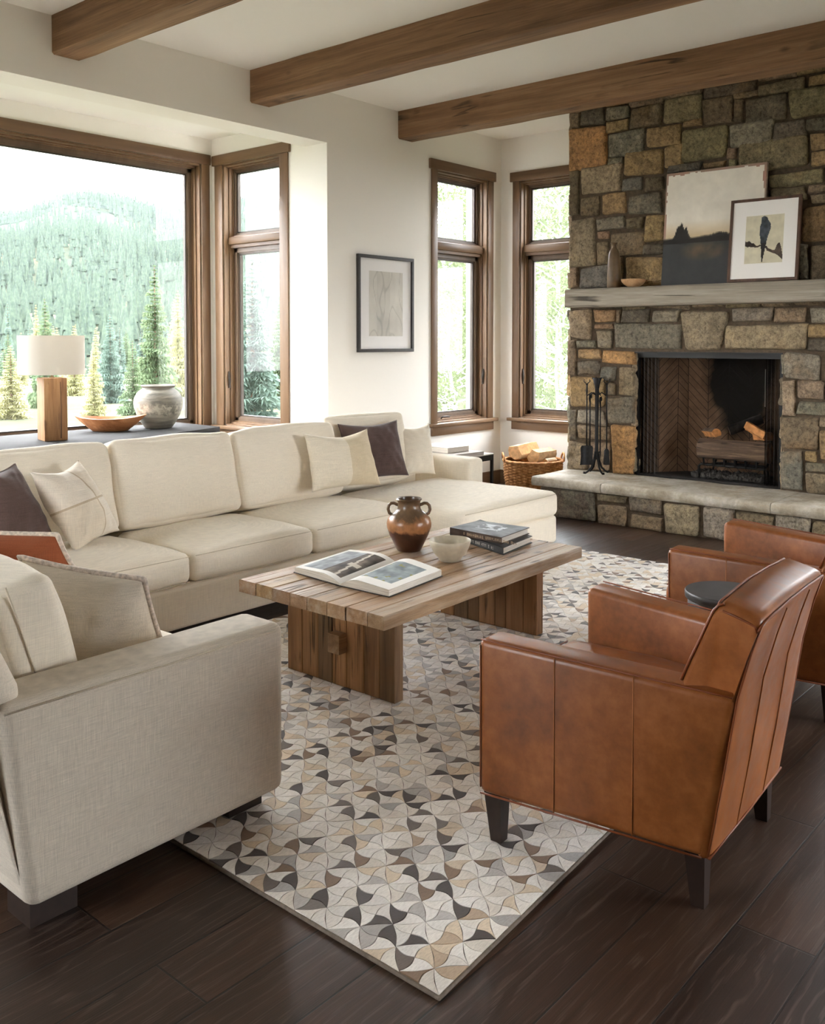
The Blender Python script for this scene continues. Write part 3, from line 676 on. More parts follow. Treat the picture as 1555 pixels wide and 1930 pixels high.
# ================================================================== RUG
def rug():
    x0, x1, y0, y1 = 1.662, 5.985, 1.352, 3.93
    t = thing('cowhide_rug', 'patchwork cowhide rug in cream, tan and dark brown under the coffee table', 'rug', (3.8, 2.6, 0))
    SH = lambda x, y: y+.072*(x-x0)*(1-(y-y0)/(y1-y0))
    mb = MB(); mb.rbox(x0-.005, x1+.005, y0-.005, y1+.005, 0, .0115, .004, 2); mb.v = [Vector((p.x, SH(p.x, p.y), p.z)) for p in mb.v]; mb.build('rug_backing', plain('rug_backing_felt', srgb(120, 108, 96), .95, nz=.2, ns=60), t)
    nx, ny = 68, 41; sx, sy = (x1-x0)/nx, (y1-y0)/ny; rg = random.Random(3)
    cols = [(srgb(238, 233, 226), 50), (srgb(228, 219, 206), 26), (srgb(224, 205, 179), 12), (srgb(190, 166, 138), 3), (srgb(178, 173, 168), 9), (srgb(120, 110, 102), 1)]
    dark = [(srgb(66, 54, 46), 6), (srgb(104, 90, 80), 4), (srgb(134, 106, 80), 3), (srgb(238, 232, 223), 22), (srgb(222, 203, 176), 7), (srgb(190, 184, 178), 6)]
    pick = lambda L: rg.choices([c for c, _ in L], [w for _, w in L])[0]
    S = 6
    def hedge(i, j):   # edge from node (i,j) to (i+1,j)
        s = 1 if (i+j) % 2 else -1
        return [(i+k/S, j+s*.14*math.sin(PI*k/S)) for k in range(S+1)]
    def vedge(i, j):
        s = -1 if (i+j) % 2 else 1
        return [(i+s*.14*math.sin(PI*k/S), j+k/S) for k in range(S+1)]
    def diag(i, j, fl):
        a, b = ((i, j), (i+1, j+1)) if fl else ((i+1, j), (i, j+1)); out = []
        for k in range(S+1):
            u = k/S; o = .05*math.sin(PI*u)*(1 if (i % 2) else -1)
            out.append((a[0]+(b[0]-a[0])*u+o*(1 if fl else 1), a[1]+(b[1]-a[1])*u-o*(1 if fl else -1)))
        return out
    P = MB()
    for i in range(nx):
        for j in range(ny):
            bt, tp, lf, rt = hedge(i, j), hedge(i, j+1), vedge(i, j), vedge(i+1, j)
            if i == 0: lf = [(0, q[1]) for q in lf]
            if i == nx-1: rt = [(nx, q[1]) for q in rt]
            if j == 0: bt = [(q[0], 0) for q in bt]
            if j == ny-1: tp = [(q[0], ny) for q in tp]
            fl_ = (i+j) % 2 == 0
            dg = diag(i, j, fl_)
            if fl_: polys = [bt+rt[1:]+dg[::-1][1:-1], dg+tp[::-1][1:]+lf[::-1][1:-1]]
            else: polys = [bt+dg[1:]+lf[::-1][1:-1], rt+tp[::-1][1:]+dg[::-1][1:-1]]
            if rg.random() < .25: pass
            for k, po in enumerate(polys):
                c = pick(dark if k == (i % 2) else cols)
                f = rg.uniform(.92, 1.07); c = tuple(min(1, q*f) for q in c)
                mx, my = sum(q[0] for q in po)/len(po), sum(q[1] for q in po)/len(po)
                pts = []
                for q in po:
                    d = max(.2, math.hypot(q[0]-mx, q[1]-my)); s = 1-.024/d
                    pts.append((mx+(q[0]-mx)*s, my+(q[1]-my)*s))
                h = .0135+rg.uniform(0, .001)
                n = len(pts); V = [(x0+p[0]*sx, y0+p[1]*sy, h) for p in pts]+[(x0+mx*sx, y0+my*sy, h+.0003)]+[(x0+p[0]*sx, y0+p[1]*sy, .0105) for p in pts]
                P.add(V, [(a, (a+1) % n, n) for a in range(n)]+[(n+1+a, n+1+(a+1) % n, (a+1) % n, a) for a in range(n)], None, c)
    t2 = NT('cowhide'); c = t2.attr(); n1 = t2.noise(1, 4, .7, t2.mapping((60, 240, 60), (0, 0, .6))); n2 = t2.noise(1, 4, .7, t2.mapping((240, 60, 60), (0, 0, .5)))
    c = t2.mix(c, t2.ramp(n1, [(.34, (.74, .73, .72)), (.6, (1.05, 1.05, 1.05))]), .7, 'MULTIPLY')
    c = t2.mix(c, t2.ramp(t2.noise(7, 4), [(.35, (.86, .84, .82)), (.6, (1.04, 1.04, 1.04))]), .8, 'MULTIPLY')
    t2.bump(t2.math('ADD', n1, n2), .2, .002); mt = t2.set(c, .6, 0, .3); t2.p.inputs['Sheen Weight'].default_value = .2
    P.v = [Vector((p.x, SH(p.x, p.y), p.z)) for p in P.v]
    P.build('hide_patches', mt, t, 25)
rug()
RUG = .0148
# ================================================================== SOFA
SZ = .46
sofa = thing('sectional_sofa', 'large cream linen L-shaped sectional sofa with chaise, wrapping round the coffee table', 'sofa', (3.4, 4.6, 0))
def sb(name, x0, x1, y0, y1, z0, z1, r=.05, bulge=(0, 0, 0), n=16, wr=.006, fr=5, seed=0, mat=M_LINEN, T2=None, smooth=180):
    mb = MB(); T = TR(((x0+x1)/2, (y0+y1)/2, (z0+z1)/2))
    if T2 is not None: T = T @ T2
    mb.soft((x1-x0, y1-y0, z1-z0), r, n, bulge, wr, fr, seed, T); return mb.build(name, mat, sofa, smooth)
# frame
mb = MB(); mb.rbox(1.13, 5.79, 3.955, 5.12, .085, .30, .02, 3); mb.build('seat_base', M_LINEN, sofa, 40)
mb = MB(); mb.rbox(4.66, 5.80, 3.615, 4.2, .085, .285, .03, 4); mb.build('chaise_base', M_LINEN, sofa, 40)
mb = MB(); mb.rbox(1.2, 2.005, 2.45, 4.1, .085, .30, .02, 3); mb.build('seat_base', M_LINEN, sofa, 40)
mb = MB(); mb.rbox(1.0, 5.98, 4.97, 5.17, .09, .80, .04, 4); mb.build('back_frame', M_LINEN, sofa, 40)
# return back, leaning outward
mb = MB(); mb.rhexa([(1.135, 2.27, .088), (1.24, 2.47, .088), (1.135, 5.1, .088), (1.24, 5.1, .088), (1.0, 2.30, .655), (1.17, 2.46, .655), (1.0, 5.1, .655), (1.17, 5.1, .655)], .03, 4)
mb.rhexa([(.985, 2.285, .62), (1.158, 2.285, .62), (.985, 5.1, .62), (1.158, 5.1, .62), (.915, 2.285, .84), (1.06, 2.285, .84), (.915, 5.1, .84), (1.06, 5.1, .84)], .05, 5); mb.build('back_frame', M_LINEN2, sofa, 40)
# arms
mb = MB(); mb.rhexa([(1.128, 2.262, .088), (1.992, 2.262, .095), (1.128, 2.465, .088), (1.992, 2.465, .095), (1.06, 2.266, .638), (1.996, 2.262, .644), (1.06, 2.465, .638), (1.996, 2.465, .644)], .035, 5)
mb.build('arm', M_LINEN2, sofa, 40)
def seam(pts, par=sofa, mat=None, r=.003, name='piping'):
    mb = MB(); mb.tube(pts, r, 6); return mb.build(name, mat or M_LINSEAM, par, 180)
M_LINSEAM = fabric('linen_seam', srgb(206, 193, 171), None, .1)
seam([(1.075, 2.268, .618), (1.5, 2.2625, .621), (1.955, 2.2615, .624)])
mb = MB(); mb.rhexa([(5.795, 4.41, .09), (5.985, 4.41, .09), (5.795, 5.15, .09), (5.985, 5.15, .09), (5.795, 4.41, .622), (5.985, 4.41, .622), (5.795, 5.15, .622), (5.985, 5.15, .622)], .04, 5); mb.build('arm', M_LINEN, sofa, 40)
# feet
for (x0, x1, y0, y1) in ((1.165, 1.30, 2.335, 2.46), (1.85, 1.985, 2.375, 2.46), (1.165, 1.3, 4.9, 5.05), (2.6, 2.72, 4.06, 4.16), (4.5, 4.6, 4.06, 4.16), (5.66, 5.77, 3.65, 3.76), (5.8, 5.95, 5.0, 5.12), (4.7, 4.8, 3.65, 3.76)):
    mb = MB(); mb.box(x0, x1, y0, y1, RUG if (x0 > 1.6 and y1 < 3.9 and x1 < 6) else 0, .092); mb.build('foot', M_DKFOOT, sofa)
# seat cushions
XS = [2.03, 2.875, 3.735, 4.645]
for k in range(3): sb('seat_cushion', XS[k]+.004, XS[k+1]-.004, 3.965, 4.72, .297, SZ, .045, (.008, .016, .05), 18, .007, 4, k+1)
mb = MB(); ch = [(4.65, 3.60), (5.795, 3.60), (5.795, 4.72), (4.65, 4.72)]
sb('chaise_cushion', 4.65, 5.80, 3.60, 4.74, .284, .458, .05, (.01, .016, .05), 22, .007, 4, 9)
for k, (ya, yb) in enumerate(((2.47, 3.22), (3.225, 3.96))): sb('seat_cushion', 1.3, 2.045, ya, yb, .297, SZ+.005, .045, (.012, .008, .03), 16, .006, 4, 20+k)
sb('seat_cushion', 1.3, 2.03, 3.965, 4.72, .297, SZ, .045, (.0, .0, .03), 16, .006, 4, 23)
# cushion seams
for k in range(3):
    a, b = XS[k]+.02, XS[k+1]-.02
    seam([(a+(b-a)*t/12, 3.972-.012*math.sin(PI*t/12), .442+.004*math.sin(PI*t/12)) for t in range(13)], r=.0022)
    seam([(a+(b-a)*t/12, 3.970-.012*math.sin(PI*t/12), .312) for t in range(13)], r=.0022)
seam([(4.69+1.06*t/14, 3.604-.013*math.sin(PI*t/14), .441) for t in range(15)], r=.0022)
# back cushions
def backc(x, y, z, w, d, h, tilt, rz, seed, lab=None):
    mb = MB(); mb.soft((w, d, h), .042, 24, (.006, .055, .024), .012, 4.5, seed, TR((x, y, z), tilt, 0, rz)); return mb.build('back_cushion', M_LINEN, sofa, 180)
T13 = R(-15)
for k in range(3): backc((XS[k]+XS[k+1])/2, 4.775, .712, XS[k+1]-XS[k]-.006, .21, .50, T13, 0, 31+k)
backc(5.07, 4.87, .722, .84, .21, .52, T13, R(-1), 36)
backc(1.60, 4.80, .705, .78, .2, .5, T13, 0, 37)
for k, (yc, h) in enumerate(((2.86, .44), (3.63, .44))): backc(1.29, yc, .668, .75, .19, h, R(-14), PI/2, 41+k)
seam([tuple(at(x_, y_, 1, 2.476)) for x_, y_ in ((10, 1108), (28, 1155), (50, 1220), (72, 1282))], r=.003)
# ================================================================== PILLOWS
def pillow(name, label, quad, p0, nrm, th, mat, colf=None, group='throw pillows on the sectional', pipe=None, seed=0, sag=.095, wr=.016, chop=.05, pr=.0045):
    """quad: the four pixel corners of its face (tl,tr,br,bl), put on the plane through p0"""
    q = [at_plane(*p, p0, Vector(nrm).normalized()) for p in quad]; nv = Vector(nrm).normalized()
    n = 40; mb = MB(); base = min(q, key=lambda p: p.z)
    t = thing(name, label, 'pillow', ((q[0].x+q[2].x)/2, (q[0].y+q[2].y)/2, base.z), 0, group)
    def P(u, v, s):
        U = u*(1-sag*(1-v*v)*abs(u)); Vv = v*(1-sag*(1-u*u)*abs(v))
        Vv += chop*(1-min(1, abs(u-.08))**1.2)*max(0, -v)**2
        a, b = (U+1)/2, (Vv+1)/2
        p = (q[0]*(1-a)+q[1]*a)*(1-b)+(q[3]*(1-a)+q[2]*a)*b
        k = max(0, (1-u*u)*(1-v*v))**.58
        o = Vector((seed*5.1, seed, s))
        d = th*.62*k*s
        w = noise.noise(p*7+o)*wr+noise.noise(p*19+o)*wr*.4
        # gathers running in from the corners
        w += .007*math.sin(16*math.atan2(v, u)+seed)*k*(u*u*v*v)*4+.004*math.sin(9*(u+v*.4)+seed)*k*abs(v)**3
        return p+nv*(d+w*min(1, k*2))
    for s in (1, -1):
        ids = [[P(-1+2*i/n, -1+2*j/n, s) for j in range(n+1)] for i in range(n+1)]
        V = [p for r_ in ids for p in r_]; F = []; 
        for i in range(n):
            for j in range(n):
                f = (i*(n+1)+j, i*(n+1)+j+1, (i+1)*(n+1)+j+1, (i+1)*(n+1)+j)
                c = colf((i+.5)/n, (j+.5)/n, s) if colf else None
                mb.add([V[a] for a in (f if s > 0 else f[::-1])], [(0, 1, 2, 3)], None, c)
    # weld
    bm = bmesh.new(); o = mb.build('cover', mat, t, 180); bm.from_mesh(o.data); bmesh.ops.remove_doubles(bm, verts=bm.verts[:], dist=.0004); bmesh.ops.recalc_face_normals(bm, faces=bm.faces[:]); bm.to_mesh(o.data); bm.free(); o.data.shade_smooth()
    if pipe:
        L = [(-1+2*k/n, -1) for k in range(n)]+[(1, -1+2*k/n) for k in range(n)]+[(1-2*k/n, 1) for k in range(n)]+[(-1, 1-2*k/n) for k in range(n)]
        mb = MB(); mb.tube([P(u, v, 0) for u, v in L], pr, 6, True); mb.build('piping', pipe, t, 180)
    return t
c1, c2, c3, c4 = srgb(226, 214, 194), srgb(214, 200, 176), srgb(232, 222, 206), srgb(206, 190, 166)
seamc = srgb(196, 178, 152)
def patch4(a, b, s):
    if abs(a-.5625) < .013 or abs(b-.5125) < .013: return seamc
    return (c3 if b < .5 else c1) if a < .56 else (c1 if b < .5 else c3) if s > 0 else c1
def half(a, b, s):
    if s < 0: return c1
    return srgb(230, 219, 198) if a < .5 else srgb(214, 198, 168)
pillow('throw_pillow', 'plum brown linen pillow in the left corner behind the cream patchwork pillow', [(-62, 893), (28, 874), (102, 1012), (-2, 1050)], (2.42, 4.40, .46), (.30, -.88, .36), .17, M_DKPIL, pipe=plain('plum_piping', srgb(120, 104, 98), .8), seed=1)
pillow('throw_pillow', 'cream patchwork pillow with cross seams at the left end of the sofa', [(56, 890), (148, 866), (226, 1000), (143, 1044)], (2.50, 4.31, .46), (.38, -.84, .36), .17, M_PATCH, patch4, seed=2, chop=.1)
def cowtop(a, b, s): return srgb(182, 98, 56)
pillow('throw_pillow', 'rust orange velvet pillow behind the oatmeal pillow on the near return', [(-98, 1000), (108, 1008), (142, 1075), (-60, 1150)], (1.78, 3.35, .75), (-.78, -.6, -.2), .16, M_RUST, seed=3, sag=.03, chop=0, pr=.010, pipe=plain('cowhide_edge', srgb(206, 192, 178), .8, nz=.3, ns=90))
pillow('throw_pillow', 'oatmeal linen pillow with hide trimmed edge leaning by the near arm', [(36, 1050), (272, 1092), (305, 1212), (120, 1275)], (1.63, 2.60, .8), (-.78, -.6, -.2), .19, M_LINEN2, seed=4, sag=.03, chop=.03, pr=.010, pipe=plain('hide_trim', srgb(196, 182, 168), .85, nz=.35, ns=90))
pillow('throw_pillow', 'cream two tone pillow in front of the plum pillow at the chaise end', [(572, 818), (692, 807), (719, 914), (588, 928)], (4.55, 4.41, .47), (-.05, -.93, .34), .17, M_PATCH, half, seed=5, chop=.15)
pillow('throw_pillow', 'plum brown linen pillow between two cream pillows at the chaise end', [(636, 799), (748, 791), (771, 896), (655, 912)], (5.1, 4.555, .47), (-.12, -.93, .32), .15, M_DKPIL, seed=6)
pillow('throw_pillow', 'plain cream linen pillow standing against the chaise end arm', [(748, 806), (809, 797), (821, 894), (752, 900)], (5.5, 4.67, .47), (-.25, -.9, .30), .14, M_LINEN, seed=7)
# ================================================================== COFFEE TABLE
ct = thing('coffee_table', 'chunky reclaimed wood coffee table with plank top and slab legs on the rug', 'table', (3.5, 2.94, RUG))
TZ0, TZ1 = .403, .46
def tp(u, v):   # table top plan, slightly skewed
    return Vector((2.692+1.605*u, 2.475+.895*v+.055*u*(1-v)+.02*u*v, 0))
rg = random.Random(5)
mb = MB(); nP = 8
edges = [0, .1, .235, .355, .49, .61, .745, .87, 1]
for k in range(8):
    a, b = edges[k]+.0022*(k > 0), edges[k+1]-.0022*(k < 7)
    cc = rg.uniform(.8, 1.12); col = (cc, cc*rg.uniform(.94, 1.0), cc*rg.uniform(.86, 1.0))
    segs = 40; V = []
    e0, e1 = rg.uniform(-.004, .004), rg.uniform(-.004, .004)
    for s in range(segs+1):
        u = s/segs
        p, q = tp(u, a), tp(u, b); j = lambda z, d: noise.noise(Vector((u*9, k*4+d, z)))
        p.x += e0*(1-u)+e1*u; q.x += e0*(1-u)+e1*u
        w = .003
        dz = j(0, 9)*.0016
        V += [(p.x, p.y+j(1, 0)*w*(k == 0), TZ0), (p.x, p.y+j(2, 0)*w*1.6*(k == 0), TZ1-.004+dz), (p.x, p.y+.004, TZ1+dz), (q.x, q.y-.004, TZ1+dz), (q.x, q.y+j(3, 1)*w*(k == 7), TZ1-.004+dz), (q.x, q.y, TZ0)]
    F = [(s*6+t, s*6+(t+1) % 6, (s+1)*6+(t+1) % 6, (s+1)*6+t) for s in range(segs) for t in range(6)]+[list(range(6)), [segs*6+t for t in range(6)][::-1]]
    mb.add(V, [f[::-1] for f in F], None, col)
mb.build('tabletop', M_TABLE, ct, 30)
def slab(x0, x1, y0, y1, seed):
    rg = random.Random(seed); mb = MB(); ys = [y0]; n = 7
    for k in range(1, n): ys.append(y0+(y1-y0)*(k+rg.uniform(-.15, .15))/n)
    ys.append(y1)
    tones = [(1.05, .98, .9), (.52, .54, .56), (.95, .86, .76), (.60, .60, .60), (1.12, 1, .86), (.78, .70, .62), (1.0, .88, .74)]
    rg.shuffle(tones)
    for k in range(n): mb.rbox(x0+rg.uniform(0, .003), x1-rg.uniform(0, .003), ys[k]+.0008, ys[k+1]-.0008, RUG+.0005, TZ0-.001, .003, 1, None, tones[k])
    mb.build('leg', M_TLEG, ct, 30)
slab(2.898, 2.958, 2.602, 3.274, 4); slab(4.062, 4.125, 2.655, 3.30, 8)
mb = MB(); mb.rbox(2.95, 4.07, 2.90, 2.965, .27, .40, .004, 1, None, (.8, .74, .68)); mb.build('stretcher', M_TABLE, ct, 30)
mb = MB()
for (xa, xb, yc) in ((2.848, 2.90, 2.918), (4.124, 4.175, 2.95)):
    mb = MB(); mb.rbox(xa, xb, yc-.036, yc+.036, .175, .262, .004, 2, None, (.85, .78, .7)); mb.build('tenon', M_TABLE, ct, 30)
# --- open book
ob = thing('open_book', 'large open picture book lying on the near end of the coffee table', 'book', (3.11, 2.96, TZ1))
P00, P01, P10, P11 = at(556, 1080, 2, TZ1), at(660, 1046, 2, TZ1), at(733, 1126, 2, TZ1), at(832, 1087, 2, TZ1)
SP0, SP1 = (at(641, 1105, 2, TZ1)), (at(745, 1062, 2, TZ1))
def half_book(A0, A1, B0, B1, nm, hts, img, seed):
    # A = spine edge, B = outer edge ; cross-section arches up from the spine then falls to the fore edge
    n = 16; m_ = 14
    def top(u): return .004+hts*(1-(1-min(1, u/.42))**2.2)*(1-.34*max(0, (u-.35)/.65)**1.2)
    V = []
    for i in range(n+1):
        u = i/n
        for j in range(m_+1):
            v = j/m_; p = (A0*(1-u)+B0*u)*(1-v)+(A1*(1-u)+B1*u)*v
            V.append((p.x, p.y, TZ1+.004+top(u)))
    mb = MB(); F = [(i*(m_+1)+j, (i+1)*(m_+1)+j, (i+1)*(m_+1)+j+1, i*(m_+1)+j+1) for i in range(n) for j in range(m_)]
    nb = len(V); W = [(p[0], p[1], TZ1+.004) for p in V]
    side = []
    for i in range(n): side += [(i*(m_+1), nb+i*(m_+1), nb+(i+1)*(m_+1), (i+1)*(m_+1)), (i*(m_+1)+m_, (i+1)*(m_+1)+m_, nb+(i+1)*(m_+1)+m_, nb+i*(m_+1)+m_)]
    for j in range(m_): side.append((n*(m_+1)+j, nb+n*(m_+1)+j, nb+n*(m_+1)+j+1, n*(m_+1)+j+1))
    mb.add(V+W, side); blk = mb.build('page_block', M_PAGES, ob, 30)
    mb = MB()
    # page with its printed picture
    nn, mm_ = 40, 34
    for i in range(nn):
        for j in range(mm_):
            qs = []
            for (a, b) in ((i, j), (i+1, j), (i+1, j+1), (i, j+1)):
                u, v = a/nn, b/mm_; p = (A0*(1-u)+B0*u)*(1-v)+(A1*(1-u)+B1*u)*v; qs.append((p.x, p.y, TZ1+.0045+top(u)))
            c = img((i+.5)/nn, (j+.5)/mm_) or srgb(238, 235, 228)
            mb.add(qs, [(0, 1, 2, 3)], None, c)
    mb.build('page', M_PRINT, ob, 180)
    mb = MB(); o = (B0-A0).normalized()*.006; a = (A1-A0).normalized()*.006
    q = [A0-a, B0+o-a, B1+o+a, A1+a]; mb.prism([(p.x, p.y) for p in q], TZ1+.002, TZ1+.0045); mb.build('cover', plain('book_cover_dark%d' % seed, srgb(60, 56, 54), .6), ob)
def img_r(u, v):
    if not (.20 < u < .84 and .18 < v < .86): return None
    q = noise.noise(Vector((u*5, v*6, 1)))+.6*noise.noise(Vector((u*14, v*15, 4)))
    g = .5+.32*q
    if v > .62: g = .42+.3*q
    b = (.36+.5*g, .40+.5*g, .41+.5*g)
    if noise.noise(Vector((u*9, v*9, 8))) > .38: b = (.62, .62, .40)
    return srgb(*[255*min(1, c)*.92 for c in b])
def img_l(u, v):
    # facing page: dark interior photograph by the spine, greyer one outside
    if not (.10 < u < .93 and .10 < v < .9): return None
    q = noise.noise(Vector((u*6, v*5, 11)))+.5*noise.noise(Vector((u*15, v*13, 14)))
    if u < .50:
        if abs(v-.45) < .05 and .15 < u < .38 or abs(u-.2-.2*v) < .025: return srgb(205, 196, 180)
        return srgb(*[255*max(.12, .34+.22*q)*k for k in (1, .9, .8)])
    return srgb(*[255*min(.95, .62+.2*q)*k for k in (.97, 1, 1.02)])
half_book(SP0, SP1, P10, P11, 'r', .036, img_r, 1)
half_book(SP0, SP1, P00, P01, 'l', .030, img_l, 2)
# --- two-handled jar
jc = at(771, 1037, 2, TZ1); JS = .91
def jar_mat():
    t = NT('drip_glazed_stoneware'); n1 = t.noise(7, 5, .6, None, .8); sx = t.n('SeparateXYZ'); t.l(t.obj(), sx.inputs[0])
    f = t.math('ADD', sx.outputs[2], t.math('MULTIPLY', t.math('SUBTRACT', n1, .5), .16))
    mr = t.n('MapRange'); mr.inputs[1].default_value = TZ1; mr.inputs[2].default_value = TZ1+.29; t.l(f, mr.inputs[0])
    c = t.ramp(mr.outputs[0], [(.0, srgb(84, 50, 32)), (.36, srgb(76, 46, 32)), (.42, srgb(168, 116, 74)), (.58, srgb(160, 112, 74)), (.66, srgb(92, 72, 52)), (.8, srgb(118, 92, 66)), (1, srgb(78, 60, 46))])
    c = t.mix(c, t.ramp(t.noise(30, 4), [(.35, (.6, .6, .6)), (.6, (1.1, 1.1, 1.1))]), .6, 'MULTIPLY'); t.bump(t.noise(40, 4), .12, .004)
    return t.set(c, .28, 0, .5)
j = thing('handled_jar', 'brown glazed two-handled stoneware jar on the coffee table', 'jar', (jc.x, jc.y, TZ1))
MJ = jar_mat()
prof = [(0, 0), (.064, 0), (.070, .006), (.086, .04), (.110, .088), (.126, .135), (.128, .158), (.120, .186), (.099, .210), (.076, .227), (.066, .240), (.063, .268), (.067, .285), (.074, .293), (.070, .299), (.060, .296), (.055, .27), (.06, .24), (.05, .2), (0, .19)]
mb = MB(); mb.lathe([(a*JS, b*JS) for a, b in prof], 48, (jc.x, jc.y, TZ1+.0003)); mb.build('body', MJ, j, 60)
for s in (1, -1):
    d = Vector((RT.x, RT.y, 0))*s
    pts = [jc+d*r_*JS+Vector((0, 0, z_*JS)) for (r_, z_) in ((.098, .204), (.112, .214), (.119, .236), (.115, .258), (.102, .270), (.086, .271), (.072, .264), (.060, .260))]
    mb = MB(); mb.tube([(p.x, p.y, p.z) for p in pts], .0082, 10); mb.build('handle', MJ, j, 180)
# --- cream bowl
bc = at(848, 1056, 2, TZ1)
b = thing('ceramic_bowl', 'small cream glazed bowl on the coffee table beside the stacked books', 'bowl', (bc.x, bc.y, TZ1))
mb = MB(); mb.lathe([(0, 0), (.052, 0), (.056, .004), (.058, .012), (.082, .04), (.099, .078), (.104, .101), (.102, .104), (.099, .101), (.094, .076), (.075, .044), (.04, .022), (0, .018)], 48, (bc.x, bc.y, TZ1+.0003)); mb.build('bowl_body', M_GLAZE, b, 60)
# --- closed books
def book(label, corners, z0, z1, ccol, spine_edge, cat='book', group=None, title=None, top=None, ctr=None):
    """corners ccw (x,y); spine along corners[spine_edge] -> next"""
    c = [Vector((p[0], p[1])) for p in corners]; mid = sum(c, Vector((0, 0)))/4
    t = thing('book', label, cat, (mid.x, mid.y, z0), 0, group)
    mt = plain('book_cloth', ccol, .55, nz=.06, ns=80)
    th = .0035; n = 4; i = spine_edge
    mb = MB(); mb.prism([tuple(p) for p in c], z0+.0002, z0+th); mb.prism([tuple(p) for p in c], z1-th, z1)
    a, b2 = c[i], c[(i+1) % 4]; inn = (c[(i+2) % 4]-b2).normalized()*.006
    mb.prism([tuple(a), tuple(b2), tuple(b2+inn), tuple(a+inn)], z0+.0002, z1); mb.build('cover', mt, t)
    pc = []
    for k in range(4):
        p = c[k]+(mid-c[k]).normalized()*.010; pc.append(tuple(p))
    mb = MB(); mb.prism(pc, z0+th, z1-th); mb.build('page_block', M_PAGES, t)
    if title:
        d = (b2-a); L = d.length; dn = d.normalized(); outn = -inn.normalized(); mb = MB(); rg = random.Random(title[0]); x = title[1]
        h = (z1-z0)
        while x < title[2]:
            w = rg.uniform(.006, .012); p = a+dn*x+outn*.0006; q = p+dn*w
            hh = h*rg.uniform(.16, .22); zc = (z0+z1)/2
            for (s0, s1) in ((0, .28), (.72, 1)) if rg.random() < .6 else ((.36, .64),):
                u0, u1 = p+dn*w*s0*1.0, p+dn*w*s1
                mb.add([(u0.x, u0.y, zc-hh), (u1.x, u1.y, zc-hh), (u1.x, u1.y, zc+hh), (u0.x, u0.y, zc+hh)], [(0, 1, 2, 3)])
            zc2 = zc+rg.choice((-hh*.85, 0, hh*.85)); mb.add([(p.x, p.y, zc2-.001), (q.x, q.y, zc2-.001), (q.x, q.y, zc2+.001), (p.x, p.y, zc2+.001)], [(0, 1, 2, 3)])
            x += w+.004+(.012 if rg.random() < .18 else 0)
        mb.build('title_lettering', plain('title_ink', title[3], .6), t)
    if top:
        mb = MB(); nn, m2 = 40, 30
        for i2 in range(nn):
            for j2 in range(m2):
                col = top((i2+.5)/nn, (j2+.5)/m2)
                qs = []
                for (u, v) in ((i2/nn, j2/m2), ((i2+1)/nn, j2/m2), ((i2+1)/nn, (j2+1)/m2), (i2/nn, (j2+1)/m2)):
                    p = (c[0]*(1-u)+c[1]*u)*(1-v)+(c[3]*(1-u)+c[2]*u)*v; qs.append((p.x, p.y, z1+.0003))
                mb.add(qs, [(0, 1, 2, 3)], None, col)
        mb.build('cover_picture', M_PRINT, t)
    return t
A0, A1, A2, A3 = (at(848, 1013, 2, TZ1), at(948, 1047, 2, TZ1), at(1003, 1024, 2, TZ1), at(905, 992, 2, TZ1))
zz = TZ1+.004
book('dark charcoal book at the bottom of the coffee table stack', [(A1.x, A1.y), (A2.x, A2.y), (A3.x, A3.y), (A0.x, A0.y)], zz-.0018, zz+.036, srgb(48, 49, 51), 3, 'book', 'books stacked on the coffee table', (3, .18, .42, srgb(206, 202, 194)))
z2 = zz+.0365
Bv = [at(*p, 2, z2+.036) for p in ((945, 1013), (998, 994), (902, 981), (848, 994))]
def cover(u, v):
    q = noise.noise(Vector((u*4, v*4, 2)))+.5*noise.noise(Vector((u*11, v*11, 2)))
    g = .54+.10*q
    if .35 < u < .8 and .28 < v < .72 and q > -.05: g = .84+.08*q
    return srgb(255*g*.96, 255*g*.98, 255*g)
book('brown spined picture book on top of the coffee table stack', [(p.x, p.y) for p in Bv], z2+.0003, z2+.036, srgb(74, 58, 48), 3, 'book', 'books stacked on the coffee table', (9, .10, .46, srgb(196, 172, 140)), cover)
